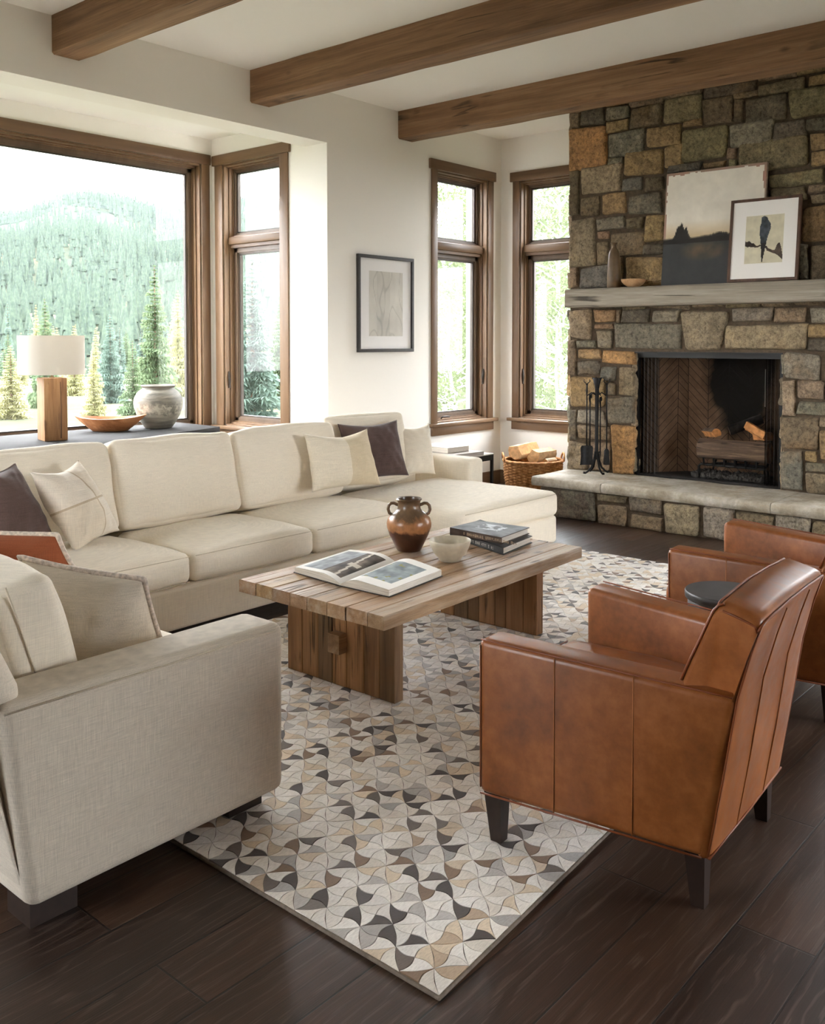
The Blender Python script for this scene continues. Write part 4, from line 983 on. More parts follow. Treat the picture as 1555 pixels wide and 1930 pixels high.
# ================================================================== LEATHER ARMCHAIRS
def make_chair():
    t = thing('leather_armchair', '', 'armchair', (0, 0, 0), 0, 'cognac leather armchairs')
    B0 = .172
    def side(xf, xr, inner, nm):
        # arm panel from the front (y .41) to the back (y -.28..-.36), outward face xf->xr
        d = inner
        mb = MB(); mb.rhexa([(min(xr, xr+d), -.27, B0), (max(xr, xr+d), -.27, B0), (min(xf, xf+d), .408, B0), (max(xf, xf+d), .408, B0),
                             (min(xr, xr+d), -.35, .622), (max(xr, xr+d), -.35, .622), (min(xf, xf+d), .412, .648), (max(xf, xf+d), .412, .648)], .022, 4)
        a = mb.build('arm', M_LEATH, t, 40)
        xo = lambda y: (xr+(xf-xr)*(y+.30)/.71)+(-.0022 if d > 0 else .0022)
        lines = []
        L = [(xo(y), y, .634+(y+.35)*.034-.012) for y in [-.34+.74*k/14 for k in range(15)]]
        mb = MB(); mb.tube(L, .0028, 6); mb.tube([(xo(.40)+(.004 if d > 0 else -.004), .404, .628), (xo(.40)+(.004 if d > 0 else -.004), .402, B0+.02)], .0028, 6)
        mb.tube([(xo(y), y, B0+.004) for y in (-.265, .1, .40)], .0035, 6)
        mb.build('piping', M_PIPE, a, 180)
        for y in (.16, -.075):
            mb = MB(); mb.tube([(xo(y)+(0.0002 if d > 0 else -.0002), y, z) for z in (.63+(y+.35)*.034-.012, .5, .35, B0+.006)], .0016, 5); mb.build('stitched_seam', M_STITCH, a, 180)
    side(-.388, -.340, .118, 'l'); side(.458, .335, -.118, 'r')
    # seat box, seat cushion
    mb = MB(); mb.rhexa([(-.25, -.25, B0), (.24, -.25, B0), (-.28, .39, B0), (.35, .39, B0), (-.25, -.25, .32), (.24, -.25, .32), (-.28, .39, .32), (.35, .39, .32)], .012, 3); mb.build('seat_base', M_LEATH, t, 40)
    mb = MB(); mb.soft((.59, .62, .165), .045, 16, (.006, .01, .022), .004, 6, 3, TR((.035, .165, .378))); s = mb.build('seat_cushion', M_LEATH, t, 180)
    mb = MB(); mb.tube([(-.235+.54*k/10, .4745-.006*abs(k/5-1), .448) for k in range(11)], .003, 6); mb.build('piping', M_PIPE, s, 180)
    # back: leaning block, full thickness above the arms
    def bp(x, y, z): return (x, y, z)
    pts = [(-.338, -.283, B0), (.332, -.283, B0), (-.338+.1, -.16, B0), (.332-.1, -.16, B0), (-.337, -.41, .832), (.305, -.41, .832), (-.330, -.30, .862), (.300, -.30, .862)]
    bm = bmesh.new(); n = 14
    mb = MB()
    # profile (y,z) of the side: rear line then over the top then bulging front down to the seat
    prof = [(-.281, B0), (-.318, .39), (-.352, .62), (-.384, .75), (-.408, .822), (-.402, .838), (-.385, .846), (-.345, .858), (-.312, .866), (-.298, .861), (-.284, .845), (-.252, .77), (-.222, .70), (-.198, .64), (-.18, .56), (-.17, .46), (-.165, .30), (-.16, B0)]
    def hw(z, y):   # half extents in x for this profile point
        f = (z-B0)/.69
        if z < .61: return (-.338, .332) if y < -.27 else (-.232, .225)
        l, r_ = -.338+.006*f, .332-.03*f
        return (l, r_)
    xs = [0, .012, .04, .12, .25, .4, .55, .7, .82, .92, .965, .988, 1]
    V = []
    for (y, z) in prof:
        l, r_ = hw(z, y)
        for k, u in enumerate(xs):
            e = min(u, 1-u); rr = .022
            x = l+(r_-l)*u
            inset = 0
            w = (r_-l)
            if e*w < rr: inset = rr-math.sqrt(max(0, rr*rr-(rr-e*w)**2))
            cy, cz = -.27, .6
            v = Vector((y-(-.28), z-.55)); v = v.normalized() if z > .6 else Vector((-1 if y < -.25 else 1, 0))
            wr = noise.noise(Vector((x*9, z*7, y*7)))*.004
            bul = .012*(1-(2*u-1)**2) if z > .62 else .004*(1-(2*u-1)**2)
            yy = y-v.x*inset+v.x*(wr+bul*(.6 if y < -.3 else 1.3)); z2 = z-v.y*inset+v.y*(bul+wr)
            V.append((x, yy, max(z2, B0)))
    m_ = len(xs); F = [(i*m_+k, i*m_+k+1, (i+1)*m_+k+1, (i+1)*m_+k) for i in range(len(prof)-1) for k in range(m_-1)]
    mb.add(V, F)
    for k_ in (0, m_-1): mb.add([V[i*m_+k_] for i in range(len(prof))], [list(range(len(prof)))])
    bk = mb.build('backrest', M_LEATH, t, 50)
    side_pts = lambda k: [Vector(V[i*m_+k]) for i in range(4, 16)]
    mb = MB()
    for k, dx in ((1, -.003), (m_-2, .003)): mb.tube([p+Vector((dx, 0, 0)) for p in [Vector(V[i*m_+k]) for i in (13, 12, 11, 10, 9, 8)]], .0045, 6)
    mb.tube([Vector(V[4*m_+k])+Vector((0, -.002, .003)) for k in range(m_)], .0042, 6)
    mb.tube([Vector(V[9*m_+k])+Vector((0, .001, .002)) for k in range(1, m_-1)], .004, 6)
    for k in (1, m_-2): mb.tube([Vector(V[i*m_+k])+Vector((0, -.001, 0)) for i in (0, 1, 2, 3, 4)], .0032, 6)
    for k in (0, m_-1): mb.tube([Vector(V[i*m_+k])+Vector((-.001 if k == 0 else .001, 0, 0)) for i in (4, 5, 6, 7, 8)], .003, 6)
    mb.tube([(-.336, -.284, B0+.004), (0, -.287, B0+.004), (.33, -.284, B0+.004)], .0038, 6)
    mb.build('piping', M_PIPE, bk, 180)
    for u in (.33, .70):
        mb = MB(); pts = []
        for i in (4, 3, 2, 1, 0):
            y, z = prof[i]; l, r_ = hw(z, y); pts.append((l+(r_-l)*u, y-.0125*(.6 if z > .62 else .33), z))
        pts = [Vector(p) for p in pts]; mb.tube(pts, .0022, 6); mb.build('stitched_seam', M_STITCH, bk, 180)
    for (x, y, dx, dy) in ((-.345, .368, .012, 0), (.405, .368, -.012, 0), (-.285, -.235, .02, -.0), (.285, -.235, .03, -.0)):
        mb = MB(); a, c = .029, .0185
        zf = .0153 if y > 0 else 0
        v = [(x-a, y-a, B0+.005), (x+a, y-a, B0+.005), (x-a, y+a, B0+.005), (x+a, y+a, B0+.005)]
        w = [(x+dx-c, y+dy-c, zf), (x+dx+c, y+dy-c, zf), (x+dx-c, y+dy+c, zf), (x+dx+c, y+dy+c, zf)]
        mb.hexa(w+v); l = mb.build('leg', M_DKFOOT, t)
    return t
ch1 = make_chair()
ch1['label'] = 'cognac leather armchair nearest the camera, its back to the viewer'
ch2 = copy_tree(ch1); ch2['label'] = 'cognac leather armchair beyond the round drum table, cut off by the frame'
ch1.location = (2.67, 1.30, .0); ch1.rotation_euler = (0, 0, R(4))
ch2.location = (2.67+1.525, 1.30+.118, .0); ch2.rotation_euler = (0, 0, R(4))
# drum table
dt = thing('drum_side_table', 'round charcoal drum side table between the two leather armchairs', 'side table', (3.485, 1.415, 0))
mb = MB(); mb.lathe([(.0, RUG), (.125, RUG), (.13, RUG+.01), (.137, .2), (.136, .4), (.144, .555), (.142, .558), (0, .558)], 48, (3.485, 1.415, 0)); mb.build('drum_body', plain('dark_stone_drum', srgb(70, 68, 66), .55, nz=.2, ns=12), dt, 50)
mb = MB(); mb.lathe([(0, .5585), (.15, .5585), (.154, .562), (.155, .584), (.152, .588), (0, .588)], 56, (3.485, 1.415, 0)); mb.build('tabletop', plain('dark_stone_top', srgb(64, 64, 65), .45, nz=.22, ns=14), dt, 50)
# ================================================================== BAY LEDGE AND WHAT STANDS ON IT
ZL = .78
led = thing('window_console', 'long charcoal topped console standing in the window bay behind the sofa', 'console table', (4.1, 6.8, 0))
poly = [(3.035, 6.056), (5.19, 6.746), (5.21, 7.43), (3.07, 7.43)]
mb = MB(); mb.prism(poly, ZL-.055, ZL, .004); mb.build('console_top', M_CONSOLE, led, 40)
cen = Vector((sum(p[0] for p in poly)/4, sum(p[1] for p in poly)/4)); pin = [tuple(cen+(Vector(p)-cen)*.955) for p in poly]
mb = MB(); mb.prism(pin, 0, ZL-.055); mb.build('cabinet_body', M_CONSOLE2, led)
# lamp
lp = thing('table_lamp', 'table lamp with white drum shade on a square knotty timber block, on the console', 'lamp', (3.67, 6.85, ZL))
M_LAMPW = wood('knotty_lamp_timber', (srgb(90, 58, 32), srgb(146, 106, 68), srgb(172, 133, 92)), 2, 2.2, .6, .4, cracks=.8)
a, b, c = [at(*p, 2, ZL) for p in ((68.6, 828.6), (84.5, 832.6), (128.4, 829.8))]
u = (c-b).normalized(); w = Vector((-u.y, u.x, 0)); s1 = (c-b).length; s2 = .19
zt = 1.262; q = [b, b+u*s1, b+w*s2, b+u*s1+w*s2]
mb = MB(); mb.rhexa([(p.x, p.y, ZL+.0005) for p in q]+[(p.x, p.y, zt) for p in q], .006, 2); mb.build('lamp_base', M_LAMPW, lp, 40)
mb = MB(); p = b+u*s1*.7-w*.0012; d = u*.004
mb.add([(p.x-d.x, p.y-d.y, ZL+.02), (p.x+d.x, p.y+d.y, ZL+.02), (p.x+d.x*.6+.004*u.x, p.y+d.y*.6+.004*u.y, ZL+.25), (p.x+d.x*.4, p.y+d.y*.4, zt-.03), (p.x-d.x*.4, p.y-d.y*.4, zt-.03), (p.x-d.x*.6+.004*u.x, p.y-d.y*.6+.004*u.y, ZL+.25)], [(0, 1, 2, 3, 4, 5)]); mb.build('timber_check', plain('timber_crack', srgb(54, 34, 22), .9), lp)
lc = b+u*s1/2+w*s2/2
brass = plain('aged_brass', srgb(120, 98, 66), .4, .8)
mb = MB(); mb.lathe([(.022, 0), (.022, .006), (.008, .010), (.008, .06), (.016, .062), (.016, .10), (0, .10)], 20, (lc.x, lc.y, zt)); mb.build('lamp_neck', brass, lp, 40)
t = NT('linen_lamp_shade'); t.set(srgb(204, 199, 190), .9, 0, .2); tl = t.n('BsdfTranslucent'); tl.inputs[0].default_value = (*srgb(238, 230, 216), 1)
mx = t.n('MixShader'); mx.inputs[0].default_value = .16; t.l(t.p.outputs[0], mx.inputs[1]); t.l(tl.outputs[0], mx.inputs[2]); t.l(mx.outputs[0], t.out.inputs[0]); t.bump(t.noise(1, 2, .5, t.mapping((200, 200, 30))), .1, .002)
mb = MB(); rS = .243; mb.lathe([(rS, 1.288), (rS, 1.585), (rS-.004, 1.585), (rS-.004, 1.288)], 64, (lc.x, lc.y, 0)); mb.f = mb.f[:-2]; mb.c = mb.c[:-2]
n0 = 64; mb.add([], [])
for k in range(64): mb.f.append((3*64+k, 3*64+(k+1) % 64, (k+1) % 64, k)); mb.c.append(None)
mb.build('lamp_shade', t.m, lp, 60)
mb = MB(); 
for k in range(3): an = k*2*PI/3; mb.tube([(lc.x, lc.y, 1.36), (lc.x+(rS-.004)*math.cos(an), lc.y+(rS-.004)*math.sin(an), 1.575)], .002, 5)
mb.tube([(lc.x, lc.y, 1.355), (lc.x, lc.y, 1.37)], .012, 8); mb.build('shade_spider', brass, lp)
# dough bowl
bp_ = at(208, 812, 2, ZL); 
db = thing('dough_bowl', 'shallow carved wooden dough bowl on the console between lamp and urn', 'bowl', (bp_.x, bp_.y, ZL))
mb = MB(); V = []; n = 48; ax = math.atan2(RT.y, RT.x)+.12
def dough(s, z, lip): 
    out = []
    for k in range(n):
        th = 2*PI*k/n; cx, cy = math.cos(th), math.sin(th)
        rx, ry = .265*s, .165*s
        ex = abs(cx)**6*.035*lip; j = noise.noise(Vector((cx*2, cy*2, z*5)))*.006
        x, y = (rx+ex+j)*cx, (ry+j)*cy
        zz = z-lip*.016*(1-abs(cx)**2)+lip*abs(cx)**8*.012
        out.append((bp_.x+x*math.cos(ax)-y*math.sin(ax), bp_.y+x*math.sin(ax)+y*math.cos(ax), ZL+zz))
    return out
rings = [dough(.5, .0006, 0), dough(.56, .004, 0), dough(.78, .05, 0), dough(.95, .1, .5), dough(1.0, .125, 1), dough(.95, .127, 1), dough(.86, .10, .4), dough(.62, .045, 0), dough(.4, .026, 0), dough(.01, .022, 0)]
V = [p for r_ in rings for p in r_]; F = [list(range(n))[::-1]]
for i in range(len(rings)-1):
    for k in range(n): F.append((i*n+k, i*n+(k+1) % n, (i+1)*n+(k+1) % n, (i+1)*n+k))
mb.add(V, F); mb.build('bowl_body', wood('turned_bowl_wood', (srgb(128, 78, 46), srgb(176, 118, 76), srgb(200, 146, 102)), 0, 2.0, .5, .2), db, 50)
# urn
up_ = at(299, 806, 2, ZL)
ur = thing('ceramic_urn', 'round grey weathered ceramic urn on the console in the corner of the bay', 'vase', (up_.x, up_.y, ZL))
t = NT('weathered_urn_glaze'); n1 = t.noise(1, 6, .65, t.mapping((4, 4, 26)), .5); n2 = t.noise(26, 5, .7)
c_ = t.ramp(n1, [(.3, srgb(84, 81, 74)), (.5, srgb(120, 115, 104)), (.7, srgb(152, 146, 133))]); sx = t.n('SeparateXYZ'); t.l(t.obj(), sx.inputs[0])
mr = t.n('MapRange'); mr.inputs[1].default_value = ZL+.1; mr.inputs[2].default_value = ZL+.24; t.l(sx.outputs[2], mr.inputs[0])
band = t.ramp(mr.outputs[0], [(0, (0, 0, 0)), (.3, (1, 1, 1)), (.7, (1, 1, 1)), (1, (0, 0, 0))])
c_ = t.mix(c_, srgb(170, 164, 148), t.math('MULTIPLY', band, t.ramp(n2, [(.48, (0, 0, 0)), (.58, (.8, .8, .8))])))
t.bump(t.math('ADD', n1, t.math('MULTIPLY', n2, .4)), .35, .006); MU = t.set(c_, .6, 0, .4)
mb = MB(); sc_ = 1.0
pr = [(0, 0), (.112, 0), (.120, .008), (.150, .05), (.185, .115), (.207, .18), (.212, .225), (.203, .27), (.178, .312), (.150, .336), (.137, .346), (.134, .354), (.146, .362), (.150, .372), (.142, .377), (.126, .366), (.122, .345), (.15, .30), (.1, .26), (0, .25)]
mb.lathe(pr, 56, (up_.x, up_.y, ZL+.0005)); mb.build('urn_body', MU, ur, 60)
# ================================================================== FRAMED PRINT ON THE WALL
x0, x1, z0, z1 = 6.062, 6.825, 1.44, 2.325; D = .032
pf = thing('framed_print', 'black framed pale abstract print hanging on the wall beside the tall window', 'picture', (6.44, YL, z0))
mb = MB(); fwid = .03
for (a, b, c, d) in ((x0, x1, z1-fwid, z1), (x0, x1, z0, z0+fwid), (x0, x0+fwid, z0+fwid, z1-fwid), (x1-fwid, x1, z0+fwid, z1-fwid)): mb.rbox(a, b, YL-D, YL-.0006, c, d, .003, 1)
mb.build('frame', plain('black_wood_frame', srgb(48, 46, 45), .4, 0, .5, .3, 50), pf)
mb = MB(); mb.box(x0+fwid, x1-fwid, YL-.012, YL-.001, z0+fwid, z1-fwid)
mb.build('mat_board', plain('white_mat', srgb(232, 231, 230), .9), pf)
def grid_art(u0, u1, v0, v1, P, f, nu, nv, name, par, mat=M_ART):
    mb = MB()
    for i in range(nu):
        for j in range(nv):
            q = [P(u0+(u1-u0)*a/nu, v0+(v1-v0)*b/nv) for a, b in ((i, j), (i+1, j), (i+1, j+1), (i, j+1))]
            mb.add(q, [(0, 1, 2, 3)], None, f((i+.5)/nu, (j+.5)/nv))
    return mb.build(name, mat, par)
def pale(u, v):
    q = noise.noise(Vector((u*3, v*3, 31)))+.5*noise.noise(Vector((u*9, v*7, 33))); ridge = 1-min(1, abs(noise.noise(Vector((u*4+.4*v, v*2.2, 35))))*14)
    g = .80+.05*q-.09*max(0, ridge)-.03*(abs(u-.42) < .2)
    return srgb(255*g, 255*g*.985, 255*g*.945)
grid_art(x0+.155, x1-.145, z0+.147, z1-.142, lambda a, b: (a, YL-.0128, b), pale, 44, 60, 'print', pf, M_PRINT)
mb = MB(); mb.box(x0+fwid, x1-fwid, YL-.017, YL-.0155, z0+fwid, z1-fwid); mb.build('glazing', M_GLASS, pf)
# ================================================================== MANTEL PIECES
ZM = 2.0085
Mx = 7.346
# big canvas leaning on the chimney breast
qx0, qx1 = 7.43, 7.518
yL_ = at(1246, 537, 0, qx0).y; yR_ = at(1446, 310, 0, qx1).y; zT = at(1252, 330, 0, qx1).z
cv = thing('abstract_canvas', 'large unframed abstract canvas, white above charcoal, leaning on the mantel', 'painting', (qx0, (yL_+yR_)/2, ZM))
ln = Vector((qx1-qx0, 0, zT-ZM)); Lc = ln.length; ln.normalize(); nr = Vector((-ln.z, 0, ln.x))
def PC(u, v, off=0): p = Vector((qx0, yL_+(yR_-yL_)*u, ZM+.0045))+ln*(v*Lc)+nr*off; return p
mb = MB(); mb.hexa([PC(0, 0, -.03), PC(1, 0, -.03), PC(0, 0, 0), PC(1, 0, 0), PC(0, 1, -.03), PC(1, 1, -.03), PC(0, 1, 0), PC(1, 1, 0)]); mb.build('stretcher', plain('canvas_edge', srgb(158, 140, 124), .8, nz=.3, ns=40), cv)
def abstract(u, v):
    q = noise.noise(Vector((u*4, v*5, 51)))+.5*noise.noise(Vector((u*13, v*14, 53)))+.25*noise.noise(Vector((u*32, v*34, 57)))
    hz = .405+.03*noise.noise(Vector((u*9, 2, 60)))
    edge = min(u, 1-u, 1-v)
    t_ = (v-hz)/.035+q*.9
    g = .72+.06*q
    up = (.89+.05*q, .865+.05*q, .81+.05*q)
    if v < .56: k = min(1, (.56-v)/.13); up = tuple(a*(1-k*.55)+b*k*.55 for a, b in zip(up, (.68, .56, .36)))
    if edge < .018+.02*q: up = (.62+.08*q, .52, .45)
    dn_ = (.215+.04*q, .22+.035*q, .22+.035*q)
    gl = max(0, 1-((u-.42)/.26)**2-((v-.29)/.09)**2)
    dn_ = tuple(a+b*gl*(.7+.5*q) for a, b in zip(dn_, (.20, .12, .02)))
    k = max(0, min(1, .5+t_*.8))
    # dark tree mass standing on the dark ground
    top_ = .405+.15*math.exp(-((u-.19)/.07)**4)*(.82+.40*noise.noise(Vector((u*30, 1, 88))))+.05*math.exp(-((u-.60)/.13)**2)*(.7+.9*noise.noise(Vector((u*40, 2, 83))))+.03*math.exp(-((u-.95)/.1)**2)
    tr = max(0, min(1, .5+(top_-v)/.016+q*.9)) if v > .36 else 0
    c = tuple(a*k+b*(1-k) for a, b in zip(up, dn_)); c = tuple(a*(1-tr)+b*tr for a, b in zip(c, (.14, .125, .11)))
    return srgb(*[255*max(0, min(1, x)) for x in c])
grid_art(0, 1, 0, 1, lambda a, b: PC(a, b, .0006), abstract, 90, 96, 'painting', cv)
# framed bird print in front of it
bx0, bx1 = 7.374, 7.445
y0b, y1b = at(1370, 531, 0, bx0).y, at(1503, 528, 0, bx0).y; zt2 = at(1377, 380, 0, bx1).z
bf = thing('framed_bird_print', 'brown framed print of a dark perched bird leaning on the mantel before the canvas', 'picture', (bx0, (y0b+y1b)/2, ZM))
ln2 = Vector((bx1-bx0, 0, zt2-ZM)); L2 = ln2.length; ln2.normalize(); nr2 = Vector((-ln2.z, 0, ln2.x)); W2b = abs(y1b-y0b)
def PB(u, v, off=0): return Vector((bx0, y0b-u, ZM+.0045))+ln2*v+nr2*off   # metres
fw2 = .022; mb = MB()
for (a, b, c, d) in ((0, W2b, 0, fw2), (0, W2b, L2-fw2, L2), (0, fw2, fw2, L2-fw2), (W2b-fw2, W2b, fw2, L2-fw2)):
    mb.hexa([PB(a, c, -.022), PB(b, c, -.022), PB(a, c, .004), PB(b, c, .004), PB(a, d, -.022), PB(b, d, -.022), PB(a, d, .004), PB(b, d, .004)])
mb.build('frame', wood('walnut_frame', (srgb(60, 40, 28), srgb(84, 58, 42), srgb(104, 76, 56)), 2, 3, .45, .1, knots=False), bf)
mb = MB(); mb.hexa([PB(fw2, fw2, -.012), PB(W2b-fw2, fw2, -.012), PB(fw2, fw2, -.004), PB(W2b-fw2, fw2, -.004), PB(fw2, L2-fw2, -.012), PB(W2b-fw2, L2-fw2, -.012), PB(fw2, L2-fw2, -.004), PB(W2b-fw2, L2-fw2, -.004)]); mb.build('mat_board', plain('warm_white_mat', srgb(234, 231, 226), .9), bf)
u0, u1, v0, v1 = W2b*.235, W2b*.775, L2*.215, L2*.79
def inpoly(x, y, P_):
    r_ = False; j = len(P_)-1
    for i in range(len(P_)):
        if (P_[i][1] > y) != (P_[j][1] > y) and x < (P_[j][0]-P_[i][0])*(y-P_[i][1])/(P_[j][1]-P_[i][1])+P_[i][0]: r_ = not r_
        j = i
    return r_
BIRD = [(.40, .955), (.47, .985), (.56, .955), (.59, .89), (.655, .82), (.665, .74), (.62, .62), (.575, .50), (.56, .40), (.52, .22), (.475, .02), (.45, .03), (.44, .22), (.42, .36), (.40, .50), (.37, .62), (.375, .76), (.41, .86), (.405, .91)]
BR = [(0, .47), (.12, .46), (.2, .42), (.33, .38), (.42, .38), (.56, .35), (.68, .29), (.8, .28), (.85, .38), (.91, .40), (.97, .28), (1, .12), (1, .06), (.86, .16), (.78, .20), (.66, .24), (.55, .30), (.42, .345), (.2, .345), (.05, .35), (0, .36)]
def birdart(u, v):
    q = noise.noise(Vector((u*5, v*6, 71)))+.5*noise.noise(Vector((u*14, v*14, 73)))
    if inpoly(u, v, BIRD):
        if v < .42: g = .16+.05*q; return srgb(255*g*1.05, 255*g*.95, 255*g*.9)
        return srgb(170, 172, 166) if q > .42 else srgb(62+40*q, 68+40*q, 74+42*q)
    if inpoly(u+.012*q, v+.03*q, BR): return srgb(66+30*q, 54+28*q, 46+24*q)
    if u > .85 and v < .14 and q > .3: return srgb(150, 90, 80)
    g = .80+.05*q; return srgb(255*g, 255*g*.965, 255*g*.84)
grid_art(u0, u1, v0, v1, lambda a, b: PB(a, b, -.003), birdart, 64, 84, 'print', bf, M_PRINT)
# bottle vase and little bowl
vb = at(1158, 540, 2, ZM); vx = 7.45; vy = at(1157, 535, 0, vx).y
v_ = thing('bottle_vase', 'tall brown ceramic bottle vase at the left end of the mantel', 'vase', (vx, vy, ZM))
mb = MB(); mb.lathe([(0, 0), (.058, 0), (.061, .005), (.060, .1), (.055, .22), (.048, .30), (.034, .335), (.022, .352), (.018, .37), (.022, .385), (.032, .395), (.030, .398), (.018, .392), (.014, .35), (0, .34)], 36, (vx, vy, ZM+.0005))
mb.build('vase_body', plain('matte_brown_clay', srgb(100, 80, 56), .45, 0, .4, .25, 14), v_, 60)
by = at(1194, 533, 0, 7.44).y
v_ = thing('wooden_bowl', 'small pale wooden bowl on the mantel beside the bottle vase', 'bowl', (7.44, by, ZM))
mb = MB(); mb.lathe([(0, 0), (.045, 0), (.05, .004), (.082, .024), (.103, .05), (.106, .068), (.100, .068), (.094, .05), (.06, .022), (0, .014)], 36, (7.44, by, ZM+.0005)); mb.build('bowl_body', wood('pale_bowl_wood', (srgb(160, 122, 84), srgb(190, 150, 108), srgb(206, 170, 130)), 0, 3, .5, .1, knots=False), v_, 60)
# ================================================================== FIRESIDE TOOLS
ZH = .352
tc = at(1124, 893, 2, ZH); TXc, TYc = tc.x, tc.y
st = thing('fire_tool_stand', 'black wrought iron fire tool stand on the hearth left of the firebox', 'tool stand', (TXc, TYc, ZH))
rt2 = Vector((RT.x, RT.y, 0)); fw2d = Vector((FW.x, FW.y, 0)).normalized()
ppm = 1767.8/((tc-EYE).dot(FW))   # pixels per metre there
def tpnt(px, py, dep=0):
    """a point in the stand's own upright plane"""
    p = at_plane(px, py, (TXc, TYc, 0), fw2d); return p+fw2d*dep
C0 = Vector((TXc, TYc, 0))
mb = MB(); mb.tube([(TXc, TYc, ZH+.13), (TXc, TYc, ZH+.78)], [.017, .014], 10)
for s in (1, -1):
    for d in (rt2, fw2d):
        p = lambda r_, z: tuple(C0+d*s*r_+Vector((0, 0, ZH+z)))
        mb.tube([p(.008, .30), p(.012, .70), p(.012, .78), p(.022, .83), p(.042, .865)], .006, 8)
mb.lathe([(0, .77), (.02, .77), (.022, .79), (.04, .86), (.036, .864), (0, .85)], 20, (TXc, TYc, ZH)); mb.build('column', M_BLACK, st, 60)
for k in range(4):
    an = PI/4+k*PI/2+.25; d = Vector((math.cos(an), math.sin(an), 0)); p = lambda r_, z: tuple(C0+d*r_+Vector((0, 0, ZH+z)))
    mb = MB(); mb.tube([p(.012, .20), p(.025, .13), p(.05, .06), p(.088, .024), p(.112, .013), p(.128, .018)], [.009, .009, .009, .009, .010, .011], 8); mb.build('leg', M_BLACK, st, 180)
mb = MB()
hk = {}
for nm, (px, pt, pb, dep) in {'shovel': (1104.5, 722, 842, -.03), 'tongs': (1114, 745, 846, .03), 'poker': (1133.5, 748, 850, .03), 'brush': (1142, 722, 846, -.03)}.items():
    e = tpnt(px, 744, dep); hk[nm] = e
    mb.tube([tuple(C0+Vector((0, 0, ZH+.70))), tuple((C0+Vector((0, 0, e.z)))*.5+Vector((e.x, e.y, e.z))*.5+Vector((0, 0, .02))), (e.x, e.y, e.z-.008)], .0055, 8)
mb.build('hook_arm', M_BLACK, st, 180)
def scroll(mb, base, d, s=1):
    for sg in (1, -1):
        mb.tube([tuple(base+d*sg*r_+Vector((0, 0, z))) for (r_, z) in ((.003, -.02), (.008, 0), (.018, .008), (.027, .018), (.026, .03), (.018, .03))], .0045, 6)
def tool(name, label, nm, px, pt, pb, dep, head):
    a = tpnt(px, pt, dep); b_ = tpnt(px-.5, pb, dep)
    t = thing(name, label, 'fireplace tool', (b_.x, b_.y, b_.z), 0, 'fireside tools on the hearth')
    mb = MB(); off = -fw2d*.013 if dep < 0 else fw2d*.013
    mb.tube([tuple(a+off), tuple((a+b_)*.5+off), tuple(b_+off)], .0062, 8)
    mb.build('shaft', M_BLACK, t, 180)
    mb = MB()
    if pt < 740: mb.tube([tuple(a+off+Vector((0, 0, -.10))), tuple(a+off+Vector((0, 0, -.07))), tuple(a+off+Vector((0, 0, -.04))), tuple(a+off)], [.007, .010, .008, .007], 8); scroll(mb, a+off, rt2)
    else: mb.tube([tuple(a+off+rt2*r_+Vector((0, 0, z))) for r_, z in ((0, -.07), (-.008, -.03), (-.004, 0), (.006, .008), (.012, -.01), (.010, -.03))], .006, 8)
    mb.build('handle', M_BLACK, t, 180)
    head(t, b_+off); return t
def shovel_head(t, p):
    mb = MB(); n = 10; V = []
    for i in range(n+1):
        for j in range(13):
            u = j/12*2-1; v = i/n; wv = .052+.006*abs(v-.5)*2+.004*(v > .9)
            if v < .15: wv *= math.sqrt(1-((.15-v)/.15)**2*.35)
            q = p+rt2*(u*wv)+Vector((0, 0, .005-.172*v))+fw2d*(-.012*u*u+.006*(1-u*u))
            V.append(tuple(q))
    V2 = [tuple(Vector(q)+fw2d*.004) for q in V]; nn = len(V); F = []
    for i in range(n):
        for j in range(12):
            a = i*13+j; F += [(a, a+1, a+14, a+13), (nn+a, nn+a+13, nn+a+14, nn+a+1)]
    for i in range(n):
        for j in (0, 12): a = i*13+j; F.append((a, a+13, nn+a+13, nn+a) if j == 0 else (a, nn+a, nn+a+13, a+13))
    for j in range(12): F += [(j, nn+j, nn+j+1, j+1), (n*13+j, n*13+j+1, nn+n*13+j+1, nn+n*13+j)]
    mb.add(V, []); mb.add(V2, []); mb.f = [list(f) for f in F]; mb.c = [None]*len(F); mb.build('shovel_blade', M_BLACK, t, 40)
def tongs_head(t, p):
    mb = MB()
    for s in (1, -1): mb.tube([tuple(p+rt2*s*r_+Vector((0, 0, z))) for r_, z in ((.002, .03), (.012, 0), (.012, -.06), (.006, -.09))], .005, 6)
    mb.build('tong_arm', M_BLACK, t, 180)
def poker_head(t, p):
    mb = MB(); mb.tube([tuple(p), tuple(p+Vector((0, 0, -.04))), tuple(p+Vector((0, 0, -.075)))], [.007, .006, .002], 8); mb.tube([tuple(p+Vector((0, 0, -.01))), tuple(p-rt2*.018+Vector((0, 0, -.018))), tuple(p-rt2*.026+Vector((0, 0, -.034)))], [.006, .005, .002], 8); mb.build('poker_tip', M_BLACK, t, 180)
def brush_head(t, p):
    mb = MB(); mb.tube([tuple(p+Vector((0, 0, .005))), tuple(p+Vector((0, 0, -.012))), tuple(p+Vector((0, 0, -.04)))], [.012, .022, .024], 12); mb.build('brush_ferrule', M_BLACK, t, 60)
    mb = MB(); mb.tube([tuple(p+Vector((0, 0, -.038))), tuple(p+Vector((0, 0, -.09))), tuple(p+Vector((0, 0, -.135)))], [.022, .027, .03], 14); mb.build('bristles', plain('black_bristle', srgb(28, 26, 25), .9, nz=.4, ns=120), t, 60)
tool('fire_shovel', 'black hearth shovel with a square blade hanging left on the tool stand', 's', 1104.5, 722, 840, -.03, shovel_head)
tool('fire_tongs', 'black fire tongs hanging behind the shovel on the tool stand', 't', 1114, 745, 846, .03, tongs_head)
